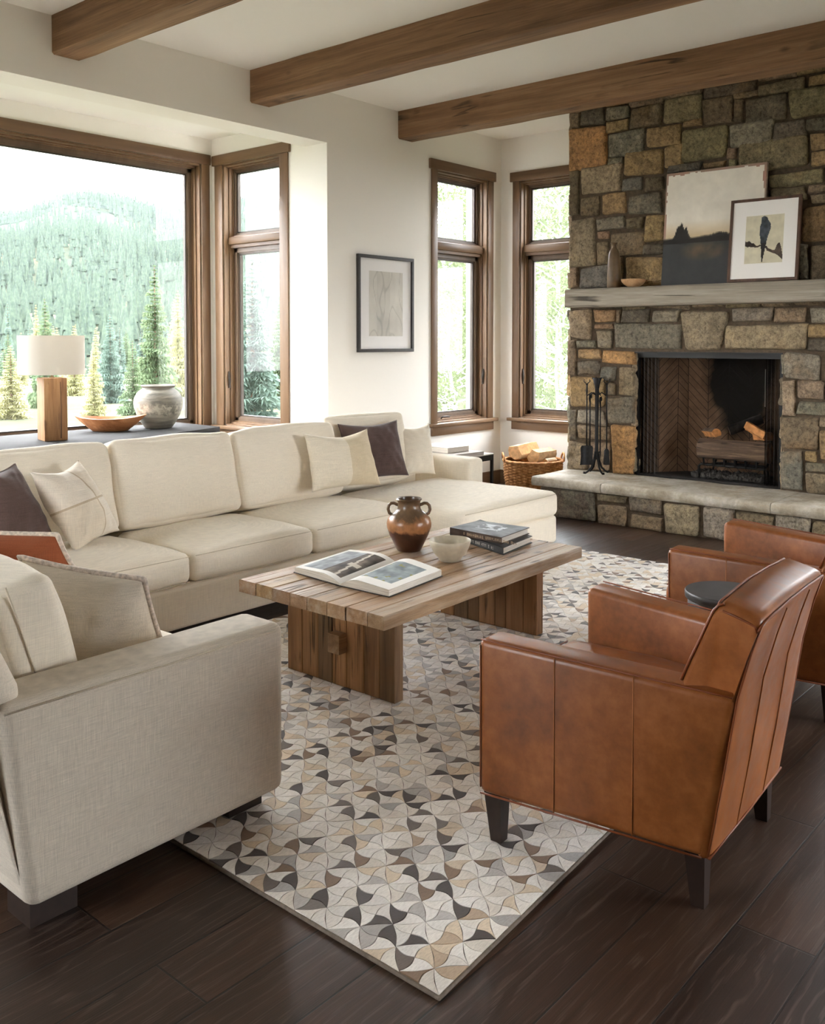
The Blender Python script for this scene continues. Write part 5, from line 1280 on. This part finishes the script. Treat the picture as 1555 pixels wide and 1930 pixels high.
tool('fire_poker', 'black fire poker hanging right of the stand column', 'p', 1133.5, 750, 850, .03, poker_head)
tool('hearth_brush', 'black hearth brush hanging rightmost on the tool stand', 'b', 1142, 722, 846, -.03, brush_head)
# ================================================================== LOG BASKET AND FIREWOOD
BKX, BKY, BR_, BH = 7.815, 5.16, .292, .365
bk = thing('log_basket', 'round woven seagrass basket of split logs on the floor by the corner window', 'basket', (BKX, BKY, 0))
def basket_mat():
    t = NT('seagrass_weave'); uv = t.n('Attribute'); uv.attribute_name = 'Map'; sx = t.n('SeparateXYZ'); t.l(uv.outputs['Vector'], sx.inputs[0])
    c = t.ramp(t.noise(30, 5, .6), [(.3, srgb(132, 86, 46)), (.5, srgb(178, 126, 76)), (.7, srgb(208, 162, 108))]); t.bump(t.noise(60, 3), .3, .004); return t.set(c, .75, 0, .3)
M_BASK = basket_mat()
mb = MB(); nk = 128; rows = 52; V = []
for i in range(rows+1):
    z = .002+(BH-.012)*i/rows; r_ = BR_*(.80+.20*(z/BH)**.7)+.012*math.sin(PI*z/BH)
    for k in range(nk):
        an = 2*PI*k/nk; ph = (int(i/2)) % 2
        w = .0065*math.sin(an*nk/8+PI*ph)*math.sin(PI*((i % 2)+.5))
        V.append((BKX+(r_+w)*math.cos(an), BKY+(r_+w)*math.sin(an), z))
F = [(i*nk+k, i*nk+(k+1) % nk, (i+1)*nk+(k+1) % nk, (i+1)*nk+k) for i in range(rows) for k in range(nk)]
F.append(list(range(nk))[::-1]); mb.add(V, F); mb.build('woven_body', M_BASK, bk, 50)
mb = MB(); 
for (r_, z, rr) in ((BR_+.002, BH-.008, .013), (BR_-.012, BH-.004, .010)):
    mb.tube([(BKX+r_*math.cos(2*PI*k/64), BKY+r_*math.sin(2*PI*k/64), z+.002*math.sin(k*2.5)) for k in range(64)], rr, 8, True)
mb.build('rim', M_BASK, bk, 180)
for an in (math.atan2(RT.y, RT.x), math.atan2(RT.y, RT.x)+PI):
    d = Vector((math.cos(an), math.sin(an), 0)); e = Vector((-d.y, d.x, 0)); c = Vector((BKX, BKY, BH-.01))+d*BR_
    mb = MB(); mb.tube([tuple(c+e*.09*math.cos(PI*k/12)+Vector((0, 0, .075*math.sin(PI*k/12)))+d*.01*math.sin(PI*k/12)) for k in range(13)], .0095, 8); mb.build('handle', M_BASK, bk, 180)
mb = MB(); mb.lathe([(0, .2), (BR_*.9, .2), (BR_*.9, .205), (0, .205)], 40, (BKX, BKY, 0)); mb.build('basket_lining', plain('basket_inside', srgb(104, 72, 44), .9), bk)
def log_obj(label, a, b, r_, seed, mats, split=0.35, par_group=None, name='split_log', cham=None):
    """a split log from a to b: a wedge-like section with bark on the round side, pale split faces and cut ends"""
    a, b = Vector(a), Vector(b); ax_ = (b-a).normalized(); up = Vector((0, 0, 1)) if abs(ax_.z) < .85 else Vector((1, 0, 0))
    u = ax_.cross(up).normalized(); w = u.cross(ax_); rg = random.Random(seed); roll = cham if cham is not None else rg.uniform(0, 2*PI)
    sec = []; n = 14
    for k in range(n): an = PI*(.0+1.0*k/(n-1)); sec.append((math.cos(an)*r_, math.sin(an)*r_*1.0-(.30*r_ if split else 0)))
    sec += [(-r_*.62, -.52*r_), (-r_*.1, -.98*r_), (r_*.5, -.6*r_)] if split else [(math.cos(PI+PI*k/8)*r_, math.sin(PI+PI*k/8)*r_) for k in range(1, 8)]
    m_ = len(sec); L = (b-a).length; ns = 10; V = []
    for i in range(ns+1):
        tt = i/ns; c = a+ax_*(L*tt)
        for k, (x, y) in enumerate(sec):
            j = 1+noise.noise(Vector((x*30+seed, y*30, tt*5)))*.09; X = x*j*math.cos(roll)-y*j*math.sin(roll); Y = x*j*math.sin(roll)+y*j*math.cos(roll)
            V.append(tuple(c+u*X+w*Y+ax_*noise.noise(Vector((x*20, y*20, seed)))*.008*(i in (0, ns))))
    t = thing(name, label, 'firewood', ((a+b)/2)[:], 0, par_group)
    bark = MB(); F = [(i*m_+k, i*m_+k+1, (i+1)*m_+k+1, (i+1)*m_+k) for i in range(ns) for k in range(n-1 if split else m_-1)]
    if not split: F += [(i*m_+m_-1, i*m_, (i+1)*m_, (i+1)*m_+m_-1) for i in range(ns)]
    bark.add(V, F); bark.build('bark', mats[0], t, 60)
    heart = MB(); F = []
    if split: F = [(i*m_+k, i*m_+(k+1) % m_, (i+1)*m_+(k+1) % m_, (i+1)*m_+k) for i in range(ns) for k in range(n-1, m_)]
    if split: heart.add(V, F); heart.build('split_wood', mats[1], t, 40)
    for F in ([list(range(m_))[::-1]], [[ns*m_+k for k in range(m_)]]):
        e = MB(); e.add(V, F); e.build('cut_end', mats[1], t)
    return t
M_BARK = plain('birch_bark', srgb(206, 186, 160), .85, 0, .2, .22, 22, .5)
M_SPLIT = plain('fresh_split_wood', srgb(216, 174, 126), .8, 0, .2, .2, 34, .4)
c = lambda px, py, z: at(px, py, 2, z)
lg = 'split logs in the woven basket'
log_obj('thick pale split log at the back left of the woven basket', (BKX-.14, BKY+.125, .43), (BKX+.15, BKY+.095, .45), .090, 3, (M_BARK, M_SPLIT), 1, lg, cham=2.75)
log_obj('broad split log at the front right of the woven basket', (BKX-.12, BKY-.085, .405), (BKX+.18, BKY-.095, .405), .078, 5, (M_BARK, M_SPLIT), 1, lg, cham=3.5)
log_obj('slim split log at the near edge of the woven basket', (BKX-.10, BKY-.203, .375), (BKX+.07, BKY-.205, .375), .030, 8, (M_BARK, M_SPLIT), 1, lg, cham=.2)
log_obj('small split log poking out at the far right of the woven basket', (BKX-.02, BKY+.25, .39), (BKX+.10, BKY+.235, .40), .034, 9, (M_BARK, M_SPLIT), 1, lg, cham=2.6)
# ================================================================== SIDE TABLE WITH TWO BOOKS
sx0, sx1, sy0, sy1, szt = 6.17, 6.74, 4.86, 5.42, .55
sdt = thing('metal_side_table', 'slim black metal side table between the sofa arm and the corner window', 'side table', (6.45, 5.14, 0))
mb = MB(); mb.rbox(sx0, sx1, sy0, sy1, szt-.012, szt, .003, 1); mb.build('tabletop', plain('pale_stone_top', srgb(190, 184, 172), .4, nz=.06, ns=10), sdt)
mb = MB()
for (a, b, c_, d) in ((sx0+.004, sx1-.004, sy0+.004, sy0+.024), (sx0+.004, sx1-.004, sy1-.024, sy1-.004), (sx0+.004, sx0+.024, sy0+.024, sy1-.024), (sx1-.024, sx1-.004, sy0+.024, sy1-.024)): mb.box(a, b, c_, d, szt-.06, szt-.012)
mb.build('apron', M_BLACKM, sdt)
for (x, y) in ((sx0+.004, sy0+.004), (sx1-.026, sy0+.004), (sx0+.004, sy1-.026), (sx1-.026, sy1-.026)):
    mb = MB(); mb.box(x, x+.022, y, y+.022, 0, szt-.06); mb.build('leg', M_BLACKM, sdt)
def rectc(cx_, cy_, w, h, rot): 
    return [(cx_+x*math.cos(rot)-y*math.sin(rot), cy_+x*math.sin(rot)+y*math.cos(rot)) for x, y in ((-w/2, -h/2), (w/2, -h/2), (w/2, h/2), (-w/2, h/2))]
book('large thin grey book under the smaller one on the metal side table', rectc(6.40, 5.12, .40, .50, R(-4)), szt, szt+.03, srgb(176, 166, 156), 0, 'book', 'books on the metal side table')
book('smaller off white book on top of the stack on the metal side table', rectc(6.40, 5.17, .27, .37, R(-4)), szt+.0303, szt+.075, srgb(206, 198, 186), 0, 'book', 'books on the metal side table')
# ================================================================== GRATE, LOGS AND EMBERS
GX, GY = 7.93, 3.14
gr = thing('fire_grate', 'black iron log grate inside the firebox', 'grate', (GX, GY, .347))
mb = MB(); mb.tube([(7.83, 3.44, .361), (7.82, 3.44, .45), (7.82, 3.42, .472), (7.82, 2.86, .472), (7.82, 2.84, .45), (7.83, 2.84, .361)], .012, 8)
for k in range(6):
    y = 2.93+.092*k; mb.tube([(7.80, y, .53), (7.812, y, .47), (7.9, y, .455), (8.05, y, .46), (8.10, y, .52)], .009, 6)
mb.tube([(8.06, 3.42, .361), (8.06, 3.40, .46), (8.06, 2.96, .46), (8.06, 2.95, .361)], .011, 8); mb.build('bars', M_BLACK, gr, 60)
em = MB(); rg = random.Random(4)
for _ in range(420):
    x, y, s = rg.uniform(7.79, 8.06), rg.uniform(2.88, 3.5), rg.uniform(.012, .03)
    bm = bmesh.new(); bmesh.ops.create_icosphere(bm, subdivisions=1, radius=s)
    for v in bm.verts: v.co *= rg.uniform(.6, 1.2)
    em.bm(bm, TR((x, y, .350+s*1.1)))
o = em.build('cinders', plain('grey_cinders', srgb(62, 58, 54), .95, nz=.5, ns=40)); tag(o, 'bed of grey cinders and ash on the firebox floor under the grate', 'ash'); o['kind'] = 'stuff'
M_CHAR = wood('charred_bark', (srgb(52, 43, 37), srgb(108, 88, 72), srgb(172, 142, 112)), 1, 2.2, .9, 1.0, cracks=1, knots=False); M_CHAR2 = plain('scorched_wood', srgb(196, 136, 84), .8, 0, .2, .4, 18, .4); M_BLK = plain('black_char', srgb(34, 30, 28), .9, 0, .2, .4, 30, .6)
lg = 'logs on the fire grate'
log_obj('long charred log lying along the front of the fire grate', (7.888, 3.46, .60), (7.888, 2.85, .60), .088, 21, (M_CHAR, M_CHAR2), 0, lg)
log_obj('second charred log at the back of the fire grate', (8.06, 3.40, .59), (8.06, 2.97, .59), .070, 22, (M_BLK, M_CHAR2), 0, lg)
log_obj('blackened log propped diagonally over the top of the fire', (7.94, 3.22, .765), (8.06, 2.98, .875), .042, 23, (M_BLK, M_CHAR), 0, lg)
log_obj('pale split log leaning down to the right over the front log', (7.90, 3.05, .825), (7.86, 2.87, .745), .043, 24, (M_CHAR2, M_CHAR2), 1, lg, cham=1.2)
log_obj('short split log at the left end of the fire', (8.0, 3.45, .74), (7.87, 3.30, .75), .046, 25, (M_CHAR, M_CHAR2), 1, lg, cham=.4)
log_obj('split log lying on the right side of the fire', (8.01, 3.02, .73), (7.96, 2.87, .74), .046, 26, (M_CHAR, M_CHAR2), 1, lg, cham=.8)
# ================================================================== OUTSIDE
AZ = lambda px: YAW+math.atan((CX-px)/FPX)
def ridge(az):   # elevation (tan) of the skyline by azimuth, radians
    tab = [(5, .05), (25, .07), (33, .085), (40, .112), (47, .142), (50.3, .150), (53, .132), (55, .128), (57.5, .139), (59.6, .146), (61, .143), (63, .126), (65, .120), (70, .14), (80, .15), (100, .1)]
    d = math.degrees(az)
    for (a, x), (b, y) in zip(tab, tab[1:]):
        if a <= d <= b: return x+(y-x)*(d-a)/(b-a)
    return .1
def terr(az, r_):
    """height of the land at azimuth az and distance r_"""
    z = -1.2-.0*r_
    if r_ < 160: z = -.9-9.5*min(1, (max(0, r_-11)/110))**1.1
    base = -10.4
    if r_ >= 120:
        t = min(1, (r_-120)/780); z = base+(ridge(az)*900+1.55-base)*(t**1.15)
    x, y = r_*math.cos(az), r_*math.sin(az)
    if r_ > 200: z += (noise.noise(Vector((x*.006, y*.006, 2)))*16+noise.noise(Vector((x*.02, y*.02, 5)))*4)*min(1, (r_-200)/200)*(0.25 if r_ > 800 else 1)
    if r_ > 900: z = ridge(az)*900+1.55-(r_-900)*.25
    return z
rr_ = [11.5, 14, 18, 24, 32, 44, 60, 80, 105, 130, 160, 200, 240, 290, 340, 400, 460, 520, 580, 640, 700, 760, 810, 850, 880, 900, 940, 1050]
na = 110; V = []; 
for i in range(na+1):
    az = R(-12)+R(117)*i/na
    for r_ in rr_: V.append((r_*math.cos(az), r_*math.sin(az), terr(az, r_)))
m_ = len(rr_); F = [(i*m_+k, i*m_+k+1, (i+1)*m_+k+1, (i+1)*m_+k) for i in range(na) for k in range(m_-1)]
mb = MB(); mb.add(V, F)
t = NT('mountain_ground'); n1 = t.noise(.012, 6, .6); n2 = t.noise(.25, 5, .6)
c = t.ramp(n1, [(.4, srgb(38, 47, 40)), (.52, srgb(58, 62, 48)), (.64, srgb(104, 98, 72))]); c = t.mix(c, t.ramp(n2, [(.3, (.7, .7, .7)), (.7, (1.15, 1.15, 1.15))]), .7, 'MULTIPLY')
o = mb.build('mountainside', t.set(c, .95, 0, .05), None, 180); o['kind'] = 'structure'
mb = MB(); mb.box(-60, 60, -60, 60, -1.3, -1.0); 
o = mb.build('lawn', plain('dry_meadow', srgb(62, 64, 50), .95, 0, .05, .25, .6)); o['kind'] = 'structure'
def leafmat(name, c1, c2, tr=.35):
    t = NT(name); t.set(t.ramp(t.noise(1.3, 4, .6), [(.35, c1), (.65, c2)]), .8, 0, .15)
    tl = t.n('BsdfTranslucent'); tl.inputs[0].default_value = (*c2, 1); mx = t.n('MixShader'); mx.inputs[0].default_value = tr
    t.l(t.p.outputs[0], mx.inputs[1]); t.l(tl.outputs[0], mx.inputs[2]); t.l(mx.outputs[0], t.out.inputs[0]); return t.m
M_FIR = leafmat('fir_needles', srgb(68, 86, 62), srgb(98, 112, 82)); M_FIRB = leafmat('blue_fir_needles', srgb(70, 88, 80), srgb(100, 116, 104)); M_GOLD = leafmat('golden_larch_needles', srgb(122, 122, 84), srgb(152, 150, 110))
M_ASP = leafmat('aspen_leaves', srgb(68, 78, 54), srgb(98, 107, 78), .35); M_TRUNK = plain('conifer_trunk', srgb(96, 78, 62), .9); M_WTRUNK = plain('aspen_trunk', srgb(206, 202, 190), .8, nz=.3, ns=8)
M_FAR = leafmat('far_conifers', srgb(46, 58, 51), srgb(72, 84, 69), .2)
def fir_mesh(seed, wid=.17, nwh=46, nb=17):
    rg = random.Random(seed); f_ = MB(); tr = MB()
    tr.tube([(0, 0, -.08), (0, 0, .3), (0, 0, .99)], [.016, .012, .001], 7)
    for k in range(nwh):
        z = .07+.92*(k/(nwh-1))**.92; rad = wid*(1-z)**.82*rg.uniform(.78, 1.15)+.006
        for q in range(max(5, int(nb*(1-z*.5)))):
            an = rg.uniform(0, 2*PI); d = Vector((math.cos(an), math.sin(an), 0)); e = Vector((-d.y, d.x, 0)); L = rad*rg.uniform(.7, 1.12)
            drop = rg.uniform(.05, .38); pts = []
            for s in range(5):
                u = s/4; pts.append(Vector((0, 0, z))+d*(L*u)+Vector((0, 0, -drop*L*u+.16*L*u*u)))
            wdt = L*.30+.006
            for s in range(4):
                p0, p1 = pts[s], pts[s+1]; u = s/4
                for sg in (1, -1):
                    tip = p0+(p1-p0)*1.25+e*sg*wdt*(1-u*.72)*rg.uniform(.7, 1.2)+Vector((0, 0, -wdt*rg.uniform(.2, .7)))
                    f_.add([p0, p1, tip], [(0, 1, 2)])
                    tip2 = p0+(p1-p0)*.7+e*sg*wdt*.5*(1-u*.7)+Vector((0, 0, -wdt*rg.uniform(.5, 1.0)))
                    f_.add([p0, p1, tip2], [(0, 1, 2)])
    return f_, tr
TREES = {}
def tree_proto(kind, seed, fol, trk, fm, nm):
    root = thing(nm, '', 'tree', (0, 0, -500)); root.location = (0, 0, 0)
    a = fol.build('foliage', fm, root); b = trk.build('trunk', M_TRUNK if nm == 'fir_tree' else M_WTRUNK, root, 60); return root
def place(proto, used, x, y, z, s, rz, label, group, mat=None, sxy=1):
    o = proto if not used else copy_tree(proto)
    o.location = (x, y, z); o.scale = (s*sxy, s*sxy, s); o.rotation_euler = (0, 0, rz); o['label'] = label; o['category'] = 'tree'; o['group'] = group
    if mat:
        for ch in [q for q in bpy.data.objects if q.parent == o and q.name.startswith('foliage')]:
            ch.material_slots[0].link = 'OBJECT'; ch.material_slots[0].material = mat
    return o
PR = [tree_proto('fir', i, *fir_mesh(60+i, (.15, .18, .13)[i]), M_FIR, 'fir_tree') for i in range(3)]
used = [False]*3
CROWNS = []
def clear(x, y, r_): return abs(y-62) > r_*1.3 and all(math.hypot(x-a, y-b) > r_+c for a, b, c in CROWNS)
def put_fir(px, pyt, dist, w, mat, label, group, step=.8):
    az = AZ(px); k = rgp.randrange(3); w0 = w/dist
    for _ in range(90):
        x, y = dist*math.cos(az), dist*math.sin(az); dep = dist*math.cos(az-YAW); zg = terr(az, dist)-.3
        hgt = 1.55+(641.1-pyt)/FPX*dep-zg; rad = w/FPX*dep*.62
        if clear(x, y, rad): break
        dist += step
    else: return
    CROWNS.append((x, y, rad)); base = (.30, .36, .26)[k]
    place(PR[k], used[k], x, y, zg, hgt, rgp.uniform(0, 6.28), label, group, mat, w/FPX*dep/(base*hgt)*.95); used[k] = True
rgp = random.Random(21)
GRP = 'evergreens close outside the bay'
put_fir(293, 497, 34, 118, M_FIR, 'tallest fir outside the big window, its tip rising left of the window frame', GRP)
put_fir(86, 560, 38, 92, M_FIR, 'fir rising directly behind the lamp shade outside the big window', GRP)
put_fir(208, 590, 40, 90, M_FIRB, 'blue green fir between the lamp and the tallest fir', GRP)
put_fir(336, 545, 44, 80, M_GOLD, 'pale gold larch beside the right edge of the big window', GRP)
put_fir(140, 612, 46, 80, M_GOLD, 'pale gold larch just right of the lamp shade', GRP)
put_fir(20, 650, 33, 110, M_GOLD, 'gold larch at the far left edge of the big window', GRP)
put_fir(476, 478, 30, 150, M_FIRB, 'broad blue green fir filling the lower pane of the bay side window', GRP)
put_fir(530, 545, 36, 110, M_FIR, 'smaller fir at the right of the bay side window', GRP)
put_fir(250, 640, 30, 90, M_FIR, 'low fir standing behind the urn outside the big window', GRP)
put_fir(176, 655, 29, 84, M_GOLD, 'low gold larch behind the wooden dough bowl', GRP)
G2 = 'firs in the belt below the mountainside'
for k in range(85):
    d = rgp.uniform(46, 130); px = rgp.uniform(-260, 640)
    put_fir(px, rgp.uniform(590, 690) if d < 90 else rgp.uniform(560, 640), d, rgp.uniform(42, 70), rgp.choice((M_FIR, M_FIRB, M_FIRB, M_GOLD)), 'hazy evergreen in the belt of trees between the near firs and the mountainside', G2)
# far forest on the mountain
mb = MB(); rg = random.Random(9); cnt = 0
while cnt < 13000:
    az = R(rg.uniform(28, 74)); r_ = 150+760*rg.random()**.62
    x, y = r_*math.cos(az), r_*math.sin(az)
    if r_ > 915: continue
    g = noise.noise(Vector((x*.012, y*.012, 7)))
    if g > (.10 if r_ > 560 else .3) and r_ > 420 and rg.random() < .9: continue
    z = terr(az, r_); h = rg.uniform(6, 11)*(.75 if r_ > 800 else 1); w = h*rg.uniform(.12, .18); a0 = rg.random()*6
    for (zb, zt, k) in ((.05, .62, 1), (.38, 1, .68)):
        vs = [(x+w*k*math.cos(a0+q*2*PI/6), y+w*k*math.sin(a0+q*2*PI/6), z+h*zb) for q in range(6)]+[(x, y, z+h*zt)]
        mb.add(vs, [(q, (q+1) % 6, 6) for q in range(6)])
    cnt += 1
o = mb.build('conifer_forest', M_FAR); tag(o, 'distant conifer forest covering the hazy mountainside beyond the windows', 'forest'); o['kind'] = 'stuff'
# aspens outside the two tall windows
def aspen_mesh(seed, nl=5200):
    rg = random.Random(seed); lf = MB(); tr = MB()
    pts = []; x = y = 0
    for k in range(9): pts.append((x, y, k/8*.95-.02)); x += rg.uniform(-.012, .012); y += rg.uniform(-.012, .012)
    tr.tube(pts, [.013*(1-k/10) for k in range(9)], 8)
    cl = []
    for k in range(46):
        z = rg.uniform(.14, .98); an = rg.uniform(0, 6.28); rad = .17*math.sin(PI*min(1, max(0, (z-.05)/1.0)))**.6*rg.uniform(.3, 1)
        p = Vector((rad*math.cos(an), rad*math.sin(an), z)); cl.append(p)
        tr.tube([(0, 0, z-.05), tuple(p)], [.004, .001], 4)
    for k in range(nl):
        c = rg.choice(cl); p = c+Vector([rg.gauss(0, .034) for _ in range(3)])
        a = Vector([rg.gauss(0, 1) for _ in range(3)]).normalized(); b = a.orthogonal().normalized(); s = rg.uniform(.004, .0075)
        lf.add([p-a*s-b*s*.4, p-b*s*.1+a*s*.2-b*s*.8, p+a*s, p+b*s*.8], [(0, 1, 2, 3)])
    return lf, tr
AP = [tree_proto('aspen', i, *aspen_mesh(80+i), M_ASP, 'aspen_tree') for i in range(3)]; ua = [False]*3
GA = 'aspens crowding outside the tall windows'
spots = [(838, 345, 17), (862, 520, 14), (886, 360, 20), (905, 330, 18), (930, 300, 16), (1000, 380, 15), (1022, 500, 17), (1050, 330, 14), (1072, 300, 19), (845, 560, 19), (985, 470, 21), (1035, 420, 24), (870, 450, 25), (1100, 350, 16), (960, 340, 22), (815, 470, 24), (785, 560, 28), (1062, 560, 13), (1012, 600, 20), (850, 600, 23)]
for (px, pyt, dist) in sorted(spots, key=lambda q: q[2]):
    az = AZ(px); k = rgp.randrange(3)
    for _ in range(120):
        x, y = dist*math.cos(az), dist*math.sin(az); dep = dist*math.cos(az-YAW); zt = 1.55+(641.1-pyt)/FPX*dep; zg = -1.1; rad = .235*1.05*(zt-zg)
        if clear(x, y, rad): break
        dist += .5
    else: continue
    if x > 54: continue
    CROWNS.append((x, y, rad))
    place(AP[k], ua[k], x, y, zg, zt-zg, rgp.uniform(0, 6.28), 'pale green aspen among the foliage outside the two tall windows', GA, None, 1.05); ua[k] = True
for k in range(3):
    if not ua[k]: 
        place(AP[k], False, 30+4*k, 40, -1.1, 7, 0, 'pale green aspen among the foliage outside the two tall windows', GA)
# haze between the near trees and the mountain: thin real air
mb = MB(); mb.box(-400, 1300, 62, 1300, -30, 190)
t = NT('mountain_haze'); t.t.nodes.remove(t.p); vs = t.n('VolumeScatter'); vs.inputs['Color'].default_value = (.82, .91, 1, 1); vs.inputs['Density'].default_value = HAZE; vs.inputs['Anisotropy'].default_value = .0
t.l(vs.outputs[0], t.out.inputs['Volume'])
o = mb.build('valley_haze', t.m); o['kind'] = 'stuff'; tag(o, 'thin bright haze hanging over the valley and mountainside', 'haze')
# ================================================================== LIGHT
W = bpy.data.worlds.new('sky'); SC.world = W; W.use_nodes = True; nt = W.node_tree; nt.nodes.clear()
wo = nt.nodes.new('ShaderNodeOutputWorld'); bg = nt.nodes.new('ShaderNodeBackground'); nt.links.new(bg.outputs[0], wo.inputs[0])
tc_ = nt.nodes.new('ShaderNodeTexCoord'); sp = nt.nodes.new('ShaderNodeSeparateXYZ'); nt.links.new(tc_.outputs['Generated'], sp.inputs[0])
rp = nt.nodes.new('ShaderNodeValToRGB'); nt.links.new(sp.outputs[2], rp.inputs[0])
e = rp.color_ramp.elements; e[0].position = 0; e[0].color = (.80, .81, .82, 1); e[1].position = .6; e[1].color = (1.29, 1.34, 1.40, 1)
nt.links.new(rp.outputs[0], bg.inputs[0]); bg.inputs[1].default_value = SKY
sun = bpy.data.lights.new('sun', 'SUN'); sun.energy = SUN; sun.angle = R(3); sun.color = (1, .97, .92)
so = bpy.data.objects.new('sun', sun); COL.objects.link(so)
d = Vector((.35, .55, -1.0)).normalized(); so.rotation_euler = d.to_track_quat('-Z', 'Y').to_euler()
SC.view_settings.view_transform = 'Standard'; SC.view_settings.look = 'None'; SC.view_settings.gamma = 1; SC.view_settings.use_curve_mapping = False
SC.view_settings.exposure = EXPO
SC.cycles.max_bounces = 10; SC.cycles.diffuse_bounces = 6; SC.cycles.transparent_max_bounces = 24; SC.cycles.volume_bounces = 1
SC.cycles.sample_clamp_indirect = 8; SC.cycles.use_denoising = True
